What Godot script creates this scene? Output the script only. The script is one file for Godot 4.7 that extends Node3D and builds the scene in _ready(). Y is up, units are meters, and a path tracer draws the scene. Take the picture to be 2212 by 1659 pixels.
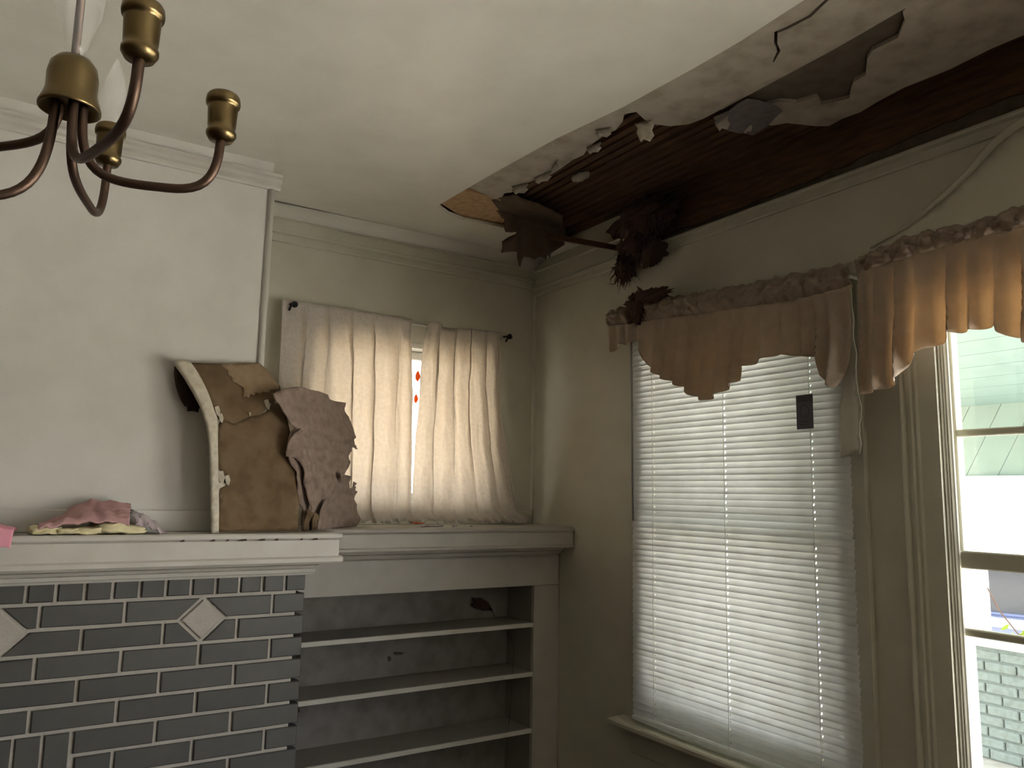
extends Node3D
# An abandoned living room: painted brick fireplace, bookcase nook with a curtained window, collapsed ceiling strip, blinds and valances.

const W := 1.998      # inner face of the right wall
const ZB := -2.90     # inner face of the nook's back wall
const ZC := -2.50     # face of the chimney breast
const XC := 0.668     # right corner of the chimney breast
const HC := 2.57      # underside of the newer drywall ceiling
const ML := 1.375     # top of mantel and bookcase

var used := {}
var M := {}
var rng := RandomNumberGenerator.new()
var nz := FastNoiseLite.new()


func _ready() -> void:
	rng.seed = 7
	nz.seed = 3
	nz.frequency = 1.0
	# ---- camera
	var cam := Camera3D.new()
	cam.name = "camera"
	cam.fov = rad_to_deg(2.0 * atan(829.5 / 1690.0))
	cam.near = 0.05
	cam.far = 200.0
	cam.position = Vector3(0, 1.5, 0)
	cam.rotation = Vector3(0.1412, -0.5748, 0.0197)
	add_child(cam)
	# ---- sky, exposure
	var env := Environment.new()
	var sky := Sky.new()
	var sm := ProceduralSkyMaterial.new()
	sm.sky_top_color = Color(0.90, 0.92, 0.95)
	sm.sky_horizon_color = Color(0.95, 0.96, 0.97)
	sm.ground_bottom_color = Color(0.45, 0.46, 0.40)
	sm.ground_horizon_color = Color(0.62, 0.64, 0.60)
	sm.energy_multiplier = 1.0
	sky.sky_material = sm
	env.background_mode = Environment.BG_SKY
	env.sky = sky
	env.background_energy_multiplier = 7.0
	env.tonemap_mode = Environment.TONE_MAPPER_LINEAR
	env.tonemap_exposure = 1.85
	env.sdfgi_enabled = true
	env.ssao_enabled = true
	env.ssil_enabled = true
	var we := WorldEnvironment.new()
	we.name = "world_environment"
	we.environment = env
	add_child(we)
	# ---- sun, high over the street side; porch and eaves keep it off the windows
	var sun := DirectionalLight3D.new()
	sun.name = "sun"
	sun.light_color = Color(1.0, 0.975, 0.94)
	sun.light_energy = 10.0
	sun.light_angular_distance = 2.0
	sun.shadow_enabled = true
	sun.rotation_degrees = Vector3(-64, 60, 0)
	add_child(sun)

	materials()
	room()
	ceiling()
	trims()
	windows()
	fireplace()
	mantel()
	bookcase()
	outside()
	curtains()
	blind()
	valances()
	wall_scraps()
	debris()
	fallen_panel()
	cloths()
	chandelier()


# ------------------------------------------------------------------ mesh building
class MB:
	var st := SurfaceTool.new()
	var n := 0

	func _init() -> void:
		st.begin(Mesh.PRIMITIVE_TRIANGLES)
		st.set_smooth_group(-1)

	func smooth(on: bool) -> void:
		st.set_smooth_group(0 if on else -1)

	func tri(a: Vector3, b: Vector3, c: Vector3) -> void:
		for p in [a, b, c]:
			st.set_uv(Vector2(p.x + p.z, p.y))
			st.add_vertex(p)
		n += 1

	func tri_n(a: Vector3, b: Vector3, c: Vector3, out: Vector3) -> void:   # turned so that its front looks along out
		if (c - a).cross(b - a).dot(out) >= 0.0:
			tri(a, b, c)
		else:
			tri(a, c, b)

	func quad_n(a: Vector3, b: Vector3, c: Vector3, d: Vector3, out: Vector3) -> void:
		tri_n(a, b, c, out)
		tri_n(a, c, d, out)

	func quad(a: Vector3, b: Vector3, c: Vector3, d: Vector3) -> void:
		tri(a, b, c)
		tri(a, c, d)

	func box(lo: Vector3, hi: Vector3, bev := 0.0, t := Transform3D()) -> void:
		var c := (lo + hi) * 0.5
		var h := (hi - lo).abs() * 0.5
		var b: float = min(bev, min(h.x, min(h.y, h.z)) * 0.9)
		var at := func(s: Vector3, ax: int) -> Vector3:
			var p := Vector3(s.x * h.x, s.y * h.y, s.z * h.z)
			for k in 3:
				if k != ax:
					p[k] -= s[k] * b
			return t * (c + p)
		for ax in 3:
			var u := (ax + 1) % 3
			var v := (ax + 2) % 3
			for s in [-1.0, 1.0]:
				var q := []
				for e in [[-1.0, -1.0], [1.0, -1.0], [1.0, 1.0], [-1.0, 1.0]]:
					var sg := Vector3.ZERO
					sg[ax] = s
					sg[u] = e[0]
					sg[v] = e[1]
					q.append(at.call(sg, ax))
				var o := Vector3.ZERO
				o[ax] = s
				quad_n(q[0], q[1], q[2], q[3], t.basis * o)
			if b > 0.0:
				for s in [-1.0, 1.0]:
					for r in [-1.0, 1.0]:
						var s1 := Vector3.ZERO
						s1[u] = s
						s1[v] = r
						s1[ax] = -1.0
						var s2 := s1
						s2[ax] = 1.0
						var o := Vector3.ZERO
						o[u] = s
						o[v] = r
						quad_n(at.call(s1, u), at.call(s2, u), at.call(s2, v), at.call(s1, v), t.basis * o)
		if b > 0.0:
			for i in 8:
				var s := Vector3(1.0 if i & 1 else -1.0, 1.0 if i & 2 else -1.0, 1.0 if i & 4 else -1.0)
				tri_n(at.call(s, 0), at.call(s, 1), at.call(s, 2), t.basis * s)

	func prism(poly: PackedVector2Array, t: Transform3D, length: float) -> void:   # poly in local x, y; along local z
		var pts := poly
		if Geometry2D.is_polygon_clockwise(pts):
			pts.reverse()
		var k := pts.size()
		var idx := Geometry2D.triangulate_polygon(pts)
		for i in range(0, idx.size(), 3):
			for e in [0.0, length]:
				var q := []
				for j in 3:
					var p := pts[idx[i + j]]
					q.append(t * Vector3(p.x, p.y, e))
				tri_n(q[0], q[1], q[2], t.basis * Vector3(0, 0, -1.0 if e == 0.0 else 1.0))
		for i in k:
			var a := pts[i]
			var b := pts[(i + 1) % k]
			var o := Vector3(b.y - a.y, a.x - b.x, 0)
			quad_n(t * Vector3(a.x, a.y, 0), t * Vector3(b.x, b.y, 0), t * Vector3(b.x, b.y, length), t * Vector3(a.x, a.y, length), t.basis * o)

	func brick(poly: PackedVector2Array, z0: float, z1: float, bev: float) -> void:   # convex polygon in x, y, proud to z1 with a worn front edge
		var p := poly
		if Geometry2D.is_polygon_clockwise(p):
			p.reverse()
		var k := p.size()
		var c := Vector2.ZERO
		for q in p:
			c += q / k
		var inner := PackedVector2Array()
		for i in k:
			var d0 := (p[i] - p[(i + k - 1) % k]).normalized()
			var d1 := (p[(i + 1) % k] - p[i]).normalized()
			var m := (Vector2(-d0.y, d0.x) + Vector2(-d1.y, d1.x))
			inner.append(p[i] + m / max(0.3, m.length_squared() * 0.5) * bev)
		for i in k:
			var j := (i + 1) % k
			var o := Vector3(p[j].y - p[i].y, p[i].x - p[j].x, 0)
			quad_n(Vector3(p[i].x, p[i].y, z0), Vector3(p[j].x, p[j].y, z0), Vector3(p[j].x, p[j].y, z1 - bev), Vector3(p[i].x, p[i].y, z1 - bev), o)
			quad_n(Vector3(p[i].x, p[i].y, z1 - bev), Vector3(p[j].x, p[j].y, z1 - bev), Vector3(inner[j].x, inner[j].y, z1), Vector3(inner[i].x, inner[i].y, z1), o.normalized() + Vector3(0, 0, 1))
		for i in range(1, k - 1):
			tri_n(Vector3(inner[0].x, inner[0].y, z1), Vector3(inner[i].x, inner[i].y, z1), Vector3(inner[i + 1].x, inner[i + 1].y, z1), Vector3(0, 0, 1))

	func rings(rs: Array, capped := true) -> void:   # each ring the same number of points
		var k: int = rs[0].size()
		for i in rs.size() - 1:
			for j in k:
				var j2 := (j + 1) % k
				quad(rs[i][j], rs[i][j2], rs[i + 1][j2], rs[i + 1][j])
		if capped:
			for e in [0, rs.size() - 1]:
				var c := Vector3.ZERO
				for p in rs[e]:
					c += p / k
				for j in k:
					if e == 0:
						tri(c, rs[e][(j + 1) % k], rs[e][j])
					else:
						tri(c, rs[e][j], rs[e][(j + 1) % k])

	func tube(path: Array, radius, seg := 8, flat := 1.0) -> void:   # radius: a number or one per point
		var rs := []
		var side := Vector3.ZERO
		for i in path.size():
			var d: Vector3 = (path[min(i + 1, path.size() - 1)] - path[max(i - 1, 0)]).normalized()
			if side == Vector3.ZERO:
				side = d.cross(Vector3.UP if absf(d.y) < 0.9 else Vector3.RIGHT).normalized()
			side = (side - d * side.dot(d)).normalized()
			var up := d.cross(side)
			var r: float = radius[i] if radius is Array else radius
			var ring := []
			for j in seg:
				var a := TAU * j / seg
				ring.append(path[i] + side * cos(a) * r + up * sin(a) * r * flat)
			rs.append(ring)
		rings(rs)

	func lathe(profile: Array, seg: int, t: Transform3D) -> void:   # profile: [radius, height] upwards
		var rs := []
		for q in profile:
			var ring := []
			for j in seg:
				var a := -TAU * j / seg
				ring.append(t * Vector3(cos(a) * q[0], q[1], sin(a) * q[0]))
			rs.append(ring)
		rings(rs)

	func sheet(nu: int, nv: int, f: Callable, th: float) -> void:   # f(u, v) -> point; a thin solid with a back th behind its front
		var fr := []
		var bk := []
		for i in nu + 1:
			var a := []
			var b := []
			for j in nv + 1:
				var u := float(i) / nu
				var v := float(j) / nv
				var p: Vector3 = f.call(u, v)
				var du: Vector3 = f.call(u + 0.002, v) - f.call(u - 0.002, v)
				var dv: Vector3 = f.call(u, v + 0.002) - f.call(u, v - 0.002)
				var o := du.cross(dv).normalized()
				a.append(p)
				b.append(p - o * th)
			fr.append(a)
			bk.append(b)
		for i in nu:
			for j in nv:
				quad(fr[i][j], fr[i][j + 1], fr[i + 1][j + 1], fr[i + 1][j])
				quad(bk[i][j], bk[i + 1][j], bk[i + 1][j + 1], bk[i][j + 1])
		for i in nu:
			quad(fr[i][0], fr[i + 1][0], bk[i + 1][0], bk[i][0])
			quad(fr[i][nv], bk[i][nv], bk[i + 1][nv], fr[i + 1][nv])
		for j in nv:
			quad(fr[0][j], bk[0][j], bk[0][j + 1], fr[0][j + 1])
			quad(fr[nu][j], fr[nu][j + 1], bk[nu][j + 1], bk[nu][j])

	func plate(poly: PackedVector2Array, step: float, th: float, f: Callable) -> void:   # any outline, filled with small triangles and bent by f(Vector2) -> point
		var pts := PackedVector2Array()
		var k := poly.size()
		for i in k:
			var a := poly[i]
			var b := poly[(i + 1) % k]
			var m: int = max(1, int(ceil(a.distance_to(b) / step)))
			for s in m:
				pts.append(a.lerp(b, float(s) / m))
		var edge := pts.duplicate()
		var lo := poly[0]
		var hi := poly[0]
		for p in poly:
			lo = lo.min(p)
			hi = hi.max(p)
		var nx := int((hi.x - lo.x) / step) + 1
		var ny := int((hi.y - lo.y) / step) + 1
		for i in nx:
			for j in ny:
				var p := lo + Vector2(i + 0.5 + 0.23 * sin(i * 12.9 + j * 4.1), j + 0.5 + 0.23 * sin(i * 7.7 + j * 3.3)) * step
				if Geometry2D.is_point_in_polygon(p, poly):
					var near := false
					for q in edge:
						if q.distance_squared_to(p) < step * step * 0.2:
							near = true
							break
					if not near:
						pts.append(p)
		var idx := Geometry2D.triangulate_delaunay(pts)
		var fr := []
		var bk := []
		var e := step * 0.05
		for p in pts:
			var a: Vector3 = f.call(p)
			var du: Vector3 = f.call(p + Vector2(e, 0)) - f.call(p - Vector2(e, 0))
			var dv: Vector3 = f.call(p + Vector2(0, e)) - f.call(p - Vector2(0, e))
			fr.append(a)
			bk.append(a - du.cross(dv).normalized() * th)
		var once := {}
		for i in range(0, idx.size(), 3):
			var t := [idx[i], idx[i + 1], idx[i + 2]]
			var c: Vector2 = (pts[t[0]] + pts[t[1]] + pts[t[2]]) / 3.0
			var area: float = (pts[t[1]] - pts[t[0]]).cross(pts[t[2]] - pts[t[0]])
			if absf(area) < 1e-9 or not Geometry2D.is_point_in_polygon(c, poly):
				continue
			if area > 0.0:
				t = [t[0], t[2], t[1]]
			tri(fr[t[0]], fr[t[1]], fr[t[2]])
			tri(bk[t[0]], bk[t[2]], bk[t[1]])
			for s in 3:
				var a: int = t[s]
				var b: int = t[(s + 1) % 3]
				if once.has([b, a]):
					once.erase([b, a])
				else:
					once[[a, b]] = true
		for s in once:
			quad(fr[s[0]], bk[s[0]], bk[s[1]], fr[s[1]])

	func mesh() -> ArrayMesh:
		st.generate_normals()
		return st.commit()


func numbered(called: String) -> String:
	if not used.has(called):
		used[called] = 0
		return called
	used[called] += 1
	return "%s_%03d" % [called, used[called]]


func put(m: Mesh, called: String, mat: Material, parent: Node3D) -> MeshInstance3D:
	var o := MeshInstance3D.new()
	var key := str(parent.get_instance_id()) + called
	if parent == self:
		o.name = numbered(called)
	elif used.has(key):
		used[key] += 1
		o.name = "%s_%03d" % [called, used[key]]
	else:
		used[key] = 0
		o.name = called
	o.mesh = m
	o.material_override = mat
	parent.add_child(o, true)
	return o


func obj(b: MB, called: String, mat: Material, parent: Node3D) -> MeshInstance3D:
	return put(b.mesh(), called, mat, parent)


func tag(o: Node3D, label: String, category: String, group := "") -> Node3D:
	o.set_meta("label", label)
	o.set_meta("category", category)
	if group:
		o.set_meta("group", group)
	return o


func thing(called: String, label: String, category: String, at := Vector3.ZERO, group := "") -> Node3D:
	var o := Node3D.new()
	o.name = numbered(called)
	o.position = at
	add_child(o)
	return tag(o, label, category, group)


func frame_of(called: String, label: String) -> Node3D:   # a piece of the setting that has parts
	var o := Node3D.new()
	o.name = numbered(called)
	o.set_meta("kind", "structure")
	o.set_meta("label", label)
	add_child(o)
	return o


func struct(b: MB, called: String, mat: Material, label: String) -> MeshInstance3D:
	var o := obj(b, called, mat, self)
	o.set_meta("kind", "structure")
	o.set_meta("label", label)
	return o


func poly(a: Array) -> PackedVector2Array:
	var p := PackedVector2Array()
	for i in range(0, a.size(), 2):
		p.append(Vector2(a[i], a[i + 1]))
	return p


func lerp_table(tab: Array, x: float) -> float:   # [[x, y], ...] with x rising
	if x <= tab[0][0]:
		return tab[0][1]
	for i in range(1, tab.size()):
		if x <= tab[i][0]:
			return lerpf(tab[i - 1][1], tab[i][1], (x - tab[i - 1][0]) / (tab[i][0] - tab[i - 1][0]))
	return tab[-1][1]


func noise(a: float, b: float, c := 0.0) -> float:
	return nz.get_noise_3d(a, b, c)


# ------------------------------------------------------------------ materials
func grain(seed_: int, freq: float, ramp: Array, size := 512, octaves := 4) -> NoiseTexture2D:
	var f := FastNoiseLite.new()
	f.seed = seed_
	f.frequency = freq
	f.fractal_octaves = octaves
	var g := Gradient.new()
	g.offsets = PackedFloat32Array([])
	g.colors = PackedColorArray([])
	for r in ramp:
		g.add_point(r[0], r[1])
	var t := NoiseTexture2D.new()
	t.width = size
	t.height = size
	t.seamless = true
	t.noise = f
	t.color_ramp = g
	return t


func paint(color: Color, rough: float, tex: Texture2D = null, scale := 1.0, bump: Texture2D = null, depth := 0.1) -> StandardMaterial3D:
	var m := StandardMaterial3D.new()
	m.albedo_color = color
	m.roughness = rough
	if tex or bump:
		m.uv1_triplanar = true
		m.uv1_world_triplanar = true
		m.uv1_scale = Vector3(scale, scale, scale)
	if tex:
		m.albedo_texture = tex
	if bump:
		m.heightmap_enabled = true
		m.heightmap_texture = bump
		m.heightmap_scale = depth
	return m


func cloth(color: Color, back: Color, tex: Texture2D, scale: float) -> StandardMaterial3D:
	var m := paint(color, 0.95, tex, scale)
	m.backlight_enabled = true
	m.backlight = back
	m.metallic_specular = 0.2
	return m


func materials() -> void:
	var soft := grain(1, 0.012, [[0.2, Color(0.97, 0.968, 0.962)], [0.5, Color(0.988, 0.988, 0.985)], [0.8, Color(1, 1, 1)]])
	var fine := grain(2, 0.09, [[0.0, Color(0.3, 0.3, 0.3)], [1.0, Color(0.7, 0.7, 0.7)]], 512, 3)
	var blot := grain(4, 0.02, [[0.15, Color(0.86, 0.845, 0.82)], [0.45, Color(0.945, 0.94, 0.93)], [0.75, Color(1, 1, 1)]], 512, 5)
	var wood := grain(5, 0.03, [[0.15, Color(0.72, 0.68, 0.64)], [0.5, Color(0.88, 0.86, 0.83)], [0.8, Color(1, 0.99, 0.97)]], 512, 5)
	M.wall = paint(Color(0.81, 0.80, 0.775), 0.55, soft, 0.8)
	M.wall_tan = paint(Color(0.765, 0.75, 0.68), 0.55, soft, 0.8)
	M.panelling = paint(Color(0.40, 0.33, 0.26), 0.6, wood, 1.0)
	M.ceil = paint(Color(0.90, 0.89, 0.85), 0.34, soft, 0.7)
	M.trim = paint(Color(0.76, 0.745, 0.71), 0.45, soft, 1.3)
	M.trim_tan = paint(Color(0.74, 0.73, 0.66), 0.45, soft, 1.3)
	M.plaster = paint(Color(0.70, 0.67, 0.62), 0.9, blot, 1.1)
	M.plaster_base = paint(Color(0.40, 0.37, 0.33), 0.95, blot, 1.6, fine, 0.1)
	M.plaster_tan = paint(Color(0.74, 0.62, 0.47), 0.95, blot, 3.0, fine, 0.1)
	M.tape = paint(Color(0.47, 0.45, 0.46), 0.8, blot, 3.0)
	M.dark_wood = paint(Color(0.38, 0.275, 0.18), 0.85, wood, 1.5)
	M.dark_wood.uv1_scale = Vector3(3, 3, 0.4)
	M.stained = paint(Color(0.34, 0.31, 0.25), 0.9, blot, 2.0)
	M.floor = paint(Color(0.30, 0.22, 0.16), 0.5, wood, 1.0)
	M.brick = []
	for k in 4:
		var g: float = [0.295, 0.31, 0.32, 0.302][k]
		M.brick.append(paint(Color(g, g * 0.985, g * 0.94), 0.5, soft, 3.0))
	M.mortar = paint(Color(0.70, 0.675, 0.635), 0.6, soft, 3.0, fine, 0.2)
	M.void = paint(Color(0.05, 0.045, 0.04), 1.0)
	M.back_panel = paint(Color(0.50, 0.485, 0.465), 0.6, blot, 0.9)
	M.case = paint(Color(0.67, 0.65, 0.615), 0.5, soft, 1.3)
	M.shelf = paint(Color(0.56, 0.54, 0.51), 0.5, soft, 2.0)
	M.curtain = cloth(Color(0.95, 0.93, 0.905), Color(0.99, 0.965, 0.93), grain(7, 0.05, [[0.0, Color(0.92, 0.92, 0.92)], [1.0, Color(1, 1, 1)]]), 2.0)
	M.valance = cloth(Color(0.82, 0.77, 0.705), Color(0.98, 0.915, 0.815), grain(8, 0.02, [[0.1, Color(0.94, 0.935, 0.93)], [0.9, Color(1, 1, 1)]]), 2.0)
	M.valance_top = paint(Color(0.62, 0.555, 0.495), 0.95, blot, 3.0)
	M.slat = cloth(Color(0.93, 0.93, 0.925), Color(0.98, 0.98, 0.98), soft, 2.0)
	M.slat.roughness = 0.5
	M.cord = paint(Color(0.82, 0.80, 0.76), 0.8)
	M.wand = paint(Color(0.55, 0.54, 0.53), 0.3)
	M.tag = paint(Color(0.33, 0.33, 0.36), 0.6)
	M.tag_dark = paint(Color(0.22, 0.22, 0.25), 0.6)
	M.brass = paint(Color(0.49, 0.425, 0.30), 0.30)
	M.brass.metallic = 1.0
	M.brass_dark = paint(Color(0.36, 0.29, 0.25), 0.42)
	M.brass_dark.metallic = 0.85
	M.glass = StandardMaterial3D.new()
	M.glass.albedo_color = Color(1, 1, 1, 0.05)
	M.glass.transparency = BaseMaterial3D.TRANSPARENCY_ALPHA
	M.glass.roughness = 0.03
	M.bulb = StandardMaterial3D.new()
	M.bulb.albedo_color = Color(1, 1, 1, 0.13)
	M.bulb.transparency = BaseMaterial3D.TRANSPARENCY_ALPHA
	M.bulb.roughness = 0.02
	M.iron = paint(Color(0.10, 0.10, 0.10), 0.5)
	M.paper = paint(Color(0.46, 0.385, 0.285), 0.92, grain(9, 0.012, [[0.2, Color(0.80, 0.77, 0.73)], [0.5, Color(0.94, 0.925, 0.91)], [0.8, Color(1, 1, 1)]], 512, 5), 1.6)
	M.paper_pale = paint(Color(0.64, 0.55, 0.44), 0.92, blot, 3.0)
	M.paper_dark = paint(Color(0.22, 0.155, 0.12), 0.95, blot, 3.0)
	M.paper_hang = paint(Color(0.38, 0.325, 0.265), 0.95, blot, 3.0)
	M.paper_grey = paint(Color(0.60, 0.53, 0.48), 0.95, grain(10, 0.02, [[0.2, Color(0.80, 0.78, 0.77)], [0.5, Color(0.93, 0.92, 0.915)], [0.8, Color(1, 1, 1)]], 512, 5), 2.5, fine, 0.15)
	M.gypsum = paint(Color(0.82, 0.79, 0.72), 0.9, blot, 4.0)
	M.rot = paint(Color(0.31, 0.235, 0.195), 1.0, blot, 4.0, fine, 0.2)
	M.fibre = paint(Color(0.37, 0.28, 0.235), 1.0)
	M.pink = paint(Color(0.76, 0.60, 0.595), 0.95, soft, 6.0)
	M.pink_bright = paint(Color(0.90, 0.62, 0.68), 0.95, soft, 6.0)
	M.yellow = paint(Color(0.88, 0.84, 0.68), 0.95, soft, 6.0)
	M.lavender = paint(Color(0.74, 0.69, 0.70), 0.95, soft, 6.0)
	M.red_scrap = paint(Color(0.85, 0.36, 0.24), 0.7)
	M.orange = cloth(Color(0.80, 0.38, 0.15), Color(0.9, 0.4, 0.15), soft, 5.0)
	M.mint = paint(Color(0.43, 0.525, 0.51), 0.7, soft, 0.8)
	M.pale_green = paint(Color(0.49, 0.56, 0.52), 0.7, soft, 0.8)
	M.porch_white = paint(Color(0.86, 0.88, 0.86), 0.6, blot, 0.8)
	M.porch_brick = paint(Color(0.44, 0.485, 0.46), 0.8, blot, 2.0, fine, 0.2)
	M.concrete = paint(Color(0.62, 0.61, 0.57), 0.9, blot, 0.7)
	M.driveway = paint(Color(0.84, 0.835, 0.81), 0.9, blot, 0.7)
	M.grass = paint(Color(0.50, 0.48, 0.43), 1.0, blot, 0.6)
	M.car = paint(Color(0.32, 0.37, 0.52), 0.25, null)
	M.car.clearcoat_enabled = true
	M.car.clearcoat = 1.0
	M.car_glass = paint(Color(0.10, 0.13, 0.17), 0.08)
	M.rubber = paint(Color(0.06, 0.06, 0.06), 0.9)
	M.leaf = cloth(Color(0.55, 0.62, 0.20), Color(0.6, 0.7, 0.2), soft, 3.0)
	M.leaf_yellow = cloth(Color(0.85, 0.80, 0.25), Color(0.8, 0.8, 0.2), soft, 3.0)
	M.board_ext = paint(Color(0.80, 0.81, 0.68), 0.7, soft, 1.0)


# ------------------------------------------------------------------ setting
func wall_with_holes(b: MB, plane: String, at: float, th: float, lo: Vector2, hi: Vector2, holes: Array) -> void:
	# a slab from at to at + th; its own plane spans (x or z, y); holes: [a0, y0, a1, y1]
	var us := [lo.x, hi.x]
	var vs := [lo.y, hi.y]
	for h in holes:
		us.append_array([h[0], h[2]])
		vs.append_array([h[1], h[3]])
	us.sort()
	vs.sort()
	for i in us.size() - 1:
		for j in vs.size() - 1:
			if us[i + 1] - us[i] < 1e-5 or vs[j + 1] - vs[j] < 1e-5:
				continue
			var c := Vector2((us[i] + us[i + 1]) / 2, (vs[j] + vs[j + 1]) / 2)
			var open := false
			for h in holes:
				if c.x > h[0] and c.x < h[2] and c.y > h[1] and c.y < h[3]:
					open = true
			if open:
				continue
			if plane == "x":
				b.box(Vector3(min(at, at + th), vs[j], us[i]), Vector3(max(at, at + th), vs[j + 1], us[i + 1]))
			else:
				b.box(Vector3(us[i], vs[j], min(at, at + th)), Vector3(us[i + 1], vs[j + 1], max(at, at + th)))


func room() -> void:
	var b := MB.new()
	wall_with_holes(b, "z", ZB, -0.16, Vector2(-2.56, 0), Vector2(2.16, 2.9), [[0.93, 1.44, 1.76, 2.12]])
	struct(b, "wall_back", M.wall_tan, "olive cream wall of the nook behind the curtained window")
	b = MB.new()
	wall_with_holes(b, "x", W, 0.16, Vector2(ZB, 0), Vector2(2.4, 2.9), [[-2.12, 0.78, -1.38, 2.06], [-1.10, 0.62, -0.10, 2.10], [0.20, 0.40, 2.25, 1.80]])
	struct(b, "wall_right", M.wall_tan, "shadowed window wall with blind and valances")
	b = MB.new()
	wall_with_holes(b, "z", 2.4, 0.16, Vector2(-2.56, 0), Vector2(2.16, 2.9), [])
	struct(b, "wall_front", M.wall, "plain wall behind the camera")
	b = MB.new()
	wall_with_holes(b, "x", -2.4, -0.16, Vector2(ZB, 0), Vector2(2.4, 2.9), [])
	struct(b, "wall_left", M.panelling, "plain wall left of the camera")
	b = MB.new()
	b.box(Vector3(-2.56, -0.2, ZB - 0.16), Vector3(W + 0.16, 0, 2.56))
	struct(b, "floor", M.floor, "worn wooden floor")
	b = MB.new()
	b.box(Vector3(-1.1, 0, ZB), Vector3(XC, 2.66, ZC), 0.004)
	struct(b, "wall_chimney", M.wall, "pale chimney breast above the mantel")


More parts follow.
